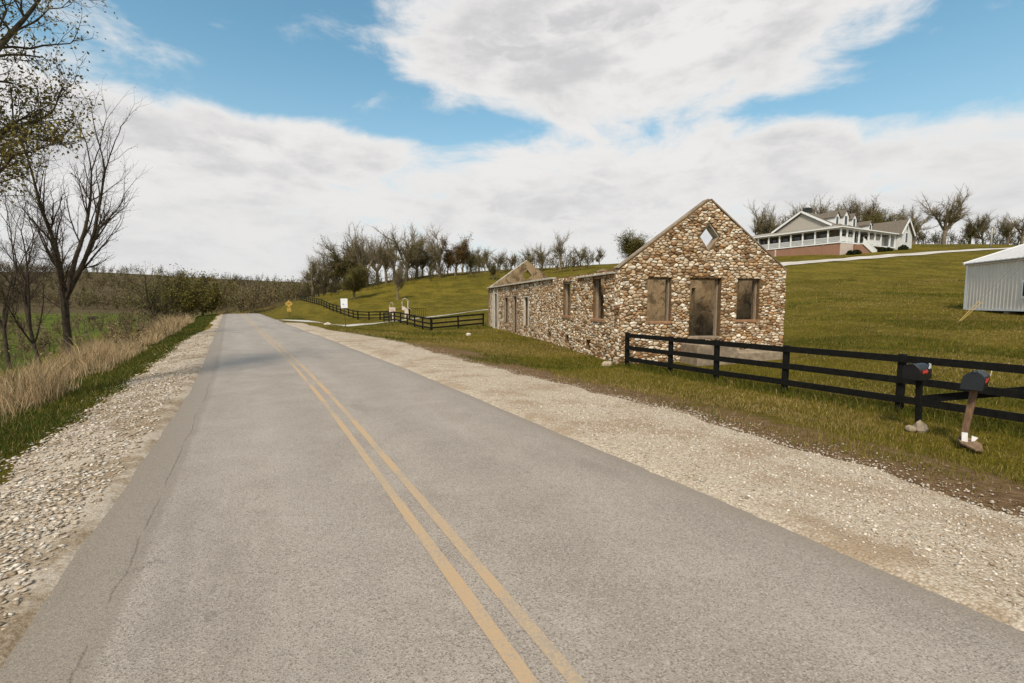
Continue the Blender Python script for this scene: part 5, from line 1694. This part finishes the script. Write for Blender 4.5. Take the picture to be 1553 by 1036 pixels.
# dark cow far out in the low field
cw = P(139, 481.5, 118)
cow = MB()
ci = []
def ring_tube(pts):
    cow.tube([p for p, _ in pts], [r for _, r in pts], 10)
ring_tube([((-.85, 0, 1.05), .16), ((-.75, 0, 1.05), .36), ((-.3, 0, 1.0), .42), ((.2, 0, 1.0), .43), ((.6, 0, 1.07), .38), ((.85, 0, 1.15), .25), ((1.1, 0, 1.1), .19), ((1.3, 0, .95), .17), ((1.55, 0, .78), .10)])
for (x, y, kx) in ((-.65, .2, -.06), (-.65, -.2, .04), (.55, .2, .05), (.55, -.2, -.03)):
    ring_tube([((x, y, .8), .15), ((x + kx, y, .45), .08), ((x, y, 0.02), .07)])
ring_tube([((-.86, 0, 1.2), .04), ((-.95, 0, .9), .03), ((-.93, 0, .45), .05)])
ring_tube([((1.15, .16, 1.12), .03), ((1.12, .36, 1.1), .06)]); ring_tube([((1.15, -.16, 1.12), .03), ((1.12, -.36, 1.1), .06)])
co_ = cow.build('cow', plain('black_hide', (.02, .016, .012), .8, .2, 5, 0), smooth=True, label='small dark cow far out in the low green field on the left', cat='cow')
co_.location = (cw[0], cw[1], zg1(cw[0], cw[1])); co_.rotation_euler = (0, 0, R_(-20))


# ------------------------------------------------------------------ grass
def in_view(X, Y, marg=1.12):
    dx, dy = X - CAM[0], Y - CAM[1]
    f_ = dx * cF[0] + dy * cF[1]; r_2 = dx * cR[0] + dy * cR[1]
    return (f_ > 1.0) & (np.abs(r_2) < f_ * 776 / FPX * marg + 1.0)


def ruin_mask(X, Y):
    c, s = math.cos(RZ), math.sin(RZ)
    dx, dy = X - A0[0], Y - A0[1]
    u = dx * c + dy * s; v = -dx * s + dy * c
    return (u > -.05) & (u < W_ + .05) & (v > -.02) & (v < L_ + .05) | ((u > 2.5) & (u < 7.25) & (v > -1.3) & (v < 0))


DRV = np.array([(a[0], a[1]) for a in dp]); HDR = np.array([tuple(p) for p in hp])


def near_path(X, Y, pth, w2):
    out = np.zeros(len(X), bool)
    for a, b in zip(pth[:-1], pth[1:]):
        e = b - a; q = np.clip(((X - a[0]) * e[0] + (Y - a[1]) * e[1]) / (e @ e), 0, 1)
        out |= np.hypot(X - a[0] - e[0] * q, Y - a[1] - e[1] * q) < w2
    return out


def vnoise(X, Y, sc_, seed):
    r = np.random.default_rng(seed); out = np.zeros_like(X)
    for k in range(7):
        a = r.uniform(0, 6.3); f_ = sc_ * r.uniform(.6, 1.8)
        out += np.sin((X * math.cos(a) + Y * math.sin(a)) * f_ + r.uniform(0, 6.3))
    return out / 3.0


def blades(X, Y, h, wd, cols, rg, lean=.35, segs=2):
    n = len(X); Z = zg(X, Y) - .01
    a = rg.uniform(0, 2 * np.pi, n); b = rg.uniform(0, 2 * np.pi, n)
    sx, sy__ = np.cos(a) * wd / 2, np.sin(a) * wd / 2
    ln = np.abs(rg.normal(lean, lean * .6, n)) * h
    lx, ly = np.cos(b) * ln, np.sin(b) * ln
    if segs == 2:
        V = np.stack([np.c_[X - sx, Y - sy__, Z], np.c_[X + sx, Y + sy__, Z], np.c_[X + sx * .8 + lx * .35, Y + sy__ * .8 + ly * .35, Z + h * .6], np.c_[X - sx * .8 + lx * .35, Y - sy__ * .8 + ly * .35, Z + h * .6], np.c_[X + lx, Y + ly, Z + h * .97]], 1)
        I = np.arange(n)[:, None] * 5
        Fs = np.concatenate([I + [0, 1, 2], I + [0, 2, 3], I + [3, 2, 4]], 1).reshape(-1, 3)
        k = 5
    else:
        V = np.stack([np.c_[X - sx, Y - sy__, Z], np.c_[X + sx, Y + sy__, Z], np.c_[X + lx, Y + ly, Z + h]], 1)
        Fs = np.arange(n * 3).reshape(-1, 3); k = 3
    return V.reshape(-1, 3), Fs, np.repeat(cols, k, 0)


def cat_mesh(name, parts, m, **kw):
    VV, FF, CC = [], [], []; off = 0
    for V, Fs, C_ in parts:
        VV.append(V); FF.append(Fs + off); CC.append(C_); off += len(V)
    return link_mesh(name, np_mesh(name, np.concatenate(VV), np.concatenate(FF), np.concatenate(CC)), m, **kw)


M_GRASS = vcol('grass_blades', rough=0.8, var=0.0, bump=0, trans=0.25, spec=0.1)
GREEN = np.array([(.150, .130, .015), (.188, .154, .019), (.124, .114, .013), (.225, .172, .028)])
LUSH = np.array([(.086, .092, .012), (.106, .110, .015), (.070, .078, .010)])
STRAW = np.array([(.34, .235, .085), (.27, .18, .06), (.40, .285, .125)])


def pick(pal, n, rg):
    return pal[rg.integers(0, len(pal), n)] * rg.uniform(.75, 1.25, (n, 1))


rg = np.random.default_rng(81)
HAY = GP(700, 523, -0.4)          # patch of bleached straw before the side wall
parts = []
for (d0, d1, dens, hh, wd, sg) in [(3, 10, 900, .085, .007, 2), (10, 17, 480, .085, .011, 2), (17, 28, 190, .085, .020, 1), (28, 60, 42, .10, .045, 1)]:
    n = int(dens * (d1 * 2.4) * (d1 * 1.1))
    n = min(n, 900000)
    f_ = rg.uniform(d0, d1, n); r_2 = rg.uniform(-1.15, 1.2, n) * f_
    keep = rg.random(n) < dens * (2.35 * f_) * (d1 - d0) / n
    f_, r_2 = f_[keep], r_2[keep]
    X = CAM[0] + cF[0] * f_ + cR[0] * r_2; Y = CAM[1] + cF[1] * f_ + cR[1] * r_2
    U = X - xc(Y)
    e = right_edge(Y)
    dirt = (U < e + 1.7 + .8 * vnoise(X, Y, .5, 5)) & (Y < 24) & (vnoise(X, Y, 1.1, 6) + rg.normal(0, .45, len(X)) > -.75)
    ok = (U > e + .05 + np.abs(rg.normal(0, .25, len(X)))) & ~dirt & ~ruin_mask(X, Y) & ~near_path(X, Y, DRV, 2.4) & (X < 75)
    ok &= (vnoise(X, Y, .8, 9) + rg.normal(0, .6, len(X))) > -1.1
    X, Y, U = X[ok], Y[ok], U[ok]; n = len(X)
    c = pick(GREEN, n, rg)
    st = rg.random(n) < np.clip(.30 + .30 * vnoise(X, Y, .6, 12), .06, .75)
    hay = np.exp(-((X - HAY[0]) / 2.6) ** 2 - ((Y - HAY[1]) / 4.5) ** 2)
    st |= rg.random(n) < hay * 1.1
    c[st] = pick(STRAW, st.sum(), rg)
    lush = (vnoise(X, Y, .45, 15) > .35) & (hay < .3) | (np.abs(X - 10.8) < .55) & (Y < 14)
    lu = lush & (rg.random(n) < .8); c[lu] = pick(LUSH, lu.sum(), rg)
    tall = 1 + .8 * ((np.abs(X - 10.8) < .45) & (Y < 14)) + .5 * (lush)
    h = hh * rg.uniform(.45, 1.35, n) * tall
    parts.append(blades(X, Y, h, wd * rg.uniform(.7, 1.3, n), c, rg, .55, sg))
cat_mesh('meadow_grass', parts, M_GRASS, kind='stuff', label='olive and straw coloured meadow grass around the ruin and fence', cat='grass')

parts = []
for (y0, y1, dens, hh, wd, sg) in [(2.5, 12, 1500, .085, .007, 2), (12, 24, 650, .09, .013, 1), (24, 60, 190, .10, .03, 1), (60, 95, 60, .13, .06, 1)]:
    n = int(dens * (y1 - y0) * 3.6)
    Y = rg.uniform(y0, y1, n); U = rg.uniform(-7.0, -3.4, n); X = U + xc(Y)
    ok = (U < left_edge(Y) - np.abs(rg.normal(0, .10, n))) & in_view(X, Y) & (rg.random(n) < np.clip((U + 7.2) / 1.2, 0, 1))
    X, Y = X[ok], Y[ok]; n = len(X)
    c = pick(LUSH, n, rg) * (.74, .86, .9); st = rg.random(n) < .10; c[st] = pick(STRAW, st.sum(), rg)
    parts.append(blades(X, Y, hh * rg.uniform(.5, 1.5, n) * (1 + .3 * vnoise(X, Y, 1.0, 21)), wd * rg.uniform(.7, 1.3, n), c, rg, .5, sg))
cat_mesh('verge_grass', parts, M_GRASS, kind='stuff', label='lush dark green grass strip along the left gravel shoulder', cat='grass')

DRY = np.array([(.50, .355, .20), (.42, .285, .15), (.58, .43, .26), (.34, .22, .11)])
parts = []
for (y0, y1, dens, wd) in [(3, 14, 260, .008), (14, 30, 170, .013), (30, 62, 95, .026)]:
    n = int(dens * (y1 - y0) * 5)
    Y = rg.uniform(y0, y1, n); U = -5.0 - np.abs(rg.gamma(2.2, .65, n)); X = U + xc(Y)
    cl = vnoise(X, Y, 1.3, 31) + rg.normal(0, .4, n)
    ok = (cl > -.15) & in_view(X, Y, 1.2) & (U > -9.5)
    X, Y, U = X[ok], Y[ok], U[ok]; n = len(X)
    h = rg.uniform(.25, .95, n) * np.clip(.85 + .45 * vnoise(X, Y, 1.6, 33), .35, 1.5) * (1.0 + .25 * sstep(30, 45, Y)) * np.clip((-U - 4.7) / .8, .35, 1)
    c = pick(DRY, n, rg); gr_ = rg.random(n) < .10; c[gr_] = pick(LUSH, gr_.sum(), rg)
    parts.append(blades(X, Y, h, wd * rg.uniform(.6, 1.3, n), c, rg, .42, 2))
cat_mesh('tall_dry_grass', parts, M_GRASS, kind='stuff', label='tall tan dry grass on the left bank beside the road', cat='grass')


# ------------------------------------------------------------------ loose stones on the shoulders
def pebbles(X, Y, Z, size, cols, rg, flat=1.0):
    n = len(X)
    O = np.array([(1, 0, 0), (-1, 0, 0), (0, 1, 0), (0, -1, 0), (0, 0, 1), (0, 0, -1)], float)
    T8 = np.array([(0, 2, 4), (2, 1, 4), (1, 3, 4), (3, 0, 4), (2, 0, 5), (1, 2, 5), (3, 1, 5), (0, 3, 5)])
    V = O[None] * rg.uniform(.6, 1.3, (n, 6, 1)) + rg.normal(0, .20, (n, 6, 3))
    V *= np.stack([size, size * rg.uniform(.55, 1.0, n), size * rg.uniform(.28, .6, n) * flat], 1)[:, None]
    a = rg.uniform(0, 6.3, n); c, s = np.cos(a)[:, None], np.sin(a)[:, None]
    Vx = V[:, :, 0] * c - V[:, :, 1] * s; Vy = V[:, :, 0] * s + V[:, :, 1] * c
    tx, ty = rg.normal(0, .22, n)[:, None], rg.normal(0, .22, n)[:, None]
    V = np.stack([Vx + X[:, None], Vy + Y[:, None], V[:, :, 2] + Vx * tx + Vy * ty + Z[:, None]], -1)
    Fs = (np.arange(n)[:, None, None] * 6 + T8[None]).reshape(-1, 3)
    return V.reshape(-1, 3), Fs, np.repeat(cols, 6, 0)


LIME = np.array([(.52, .43, .335), (.58, .495, .40), (.43, .335, .24), (.48, .40, .305), (.34, .25, .165), (.60, .53, .445)])
M_PEB = vcol('limestone_chips', rough=0.95, var=0.15, scale=30, bump=0.2)
parts = []
for (y0, y1, dens, smax) in [(-1, 8, 620, .024), (8, 18, 300, .022), (18, 34, 70, .032)]:
    n = int(dens * (y1 - y0) * 4.2)
    Y = rg.uniform(y0, y1, n); U = rg.uniform(2.62, 6.8, n); X = U + xc(Y)
    e = right_edge(Y)
    ok = (rg.random(n) < np.where(U < e, np.clip((U - 2.55) / .8, .15, 1), np.exp(-(U - e) / .35) * .5)) & in_view(X, Y)
    X, Y = X[ok], Y[ok]; n = len(X)
    s = smax * rg.uniform(.35, 1.0, n) ** 1.3
    parts.append(pebbles(X, Y, zg(X, Y) + .014 + s * .12, s, pick(LIME, n, rg), rg))
for (y0, y1, dens, smax) in [(.5, 7, 900, .040), (7, 16, 420, .045), (16, 36, 100, .05)]:
    n = int(dens * (y1 - y0) * 2.0)
    Y = rg.uniform(y0, y1, n); U = rg.uniform(-4.6, -2.6, n); X = U + xc(Y)
    e = left_edge(Y)
    ok = (rg.random(n) < np.where(U > e, np.clip((-2.62 - U) / .35, .1, 1), np.exp((U - e) / .15) * .5)) & in_view(X, Y)
    X, Y = X[ok], Y[ok]; n = len(X)
    s = smax * rg.uniform(.22, 1.0, n) ** 1.5
    parts.append(pebbles(X, Y, zg(X, Y) + .016 + s * .14, s, pick(LIME, n, rg), rg, .55))
cat_mesh('loose_gravel', parts, M_PEB, kind='stuff', label='pale loose limestone chips scattered on both road shoulders', cat='gravel')
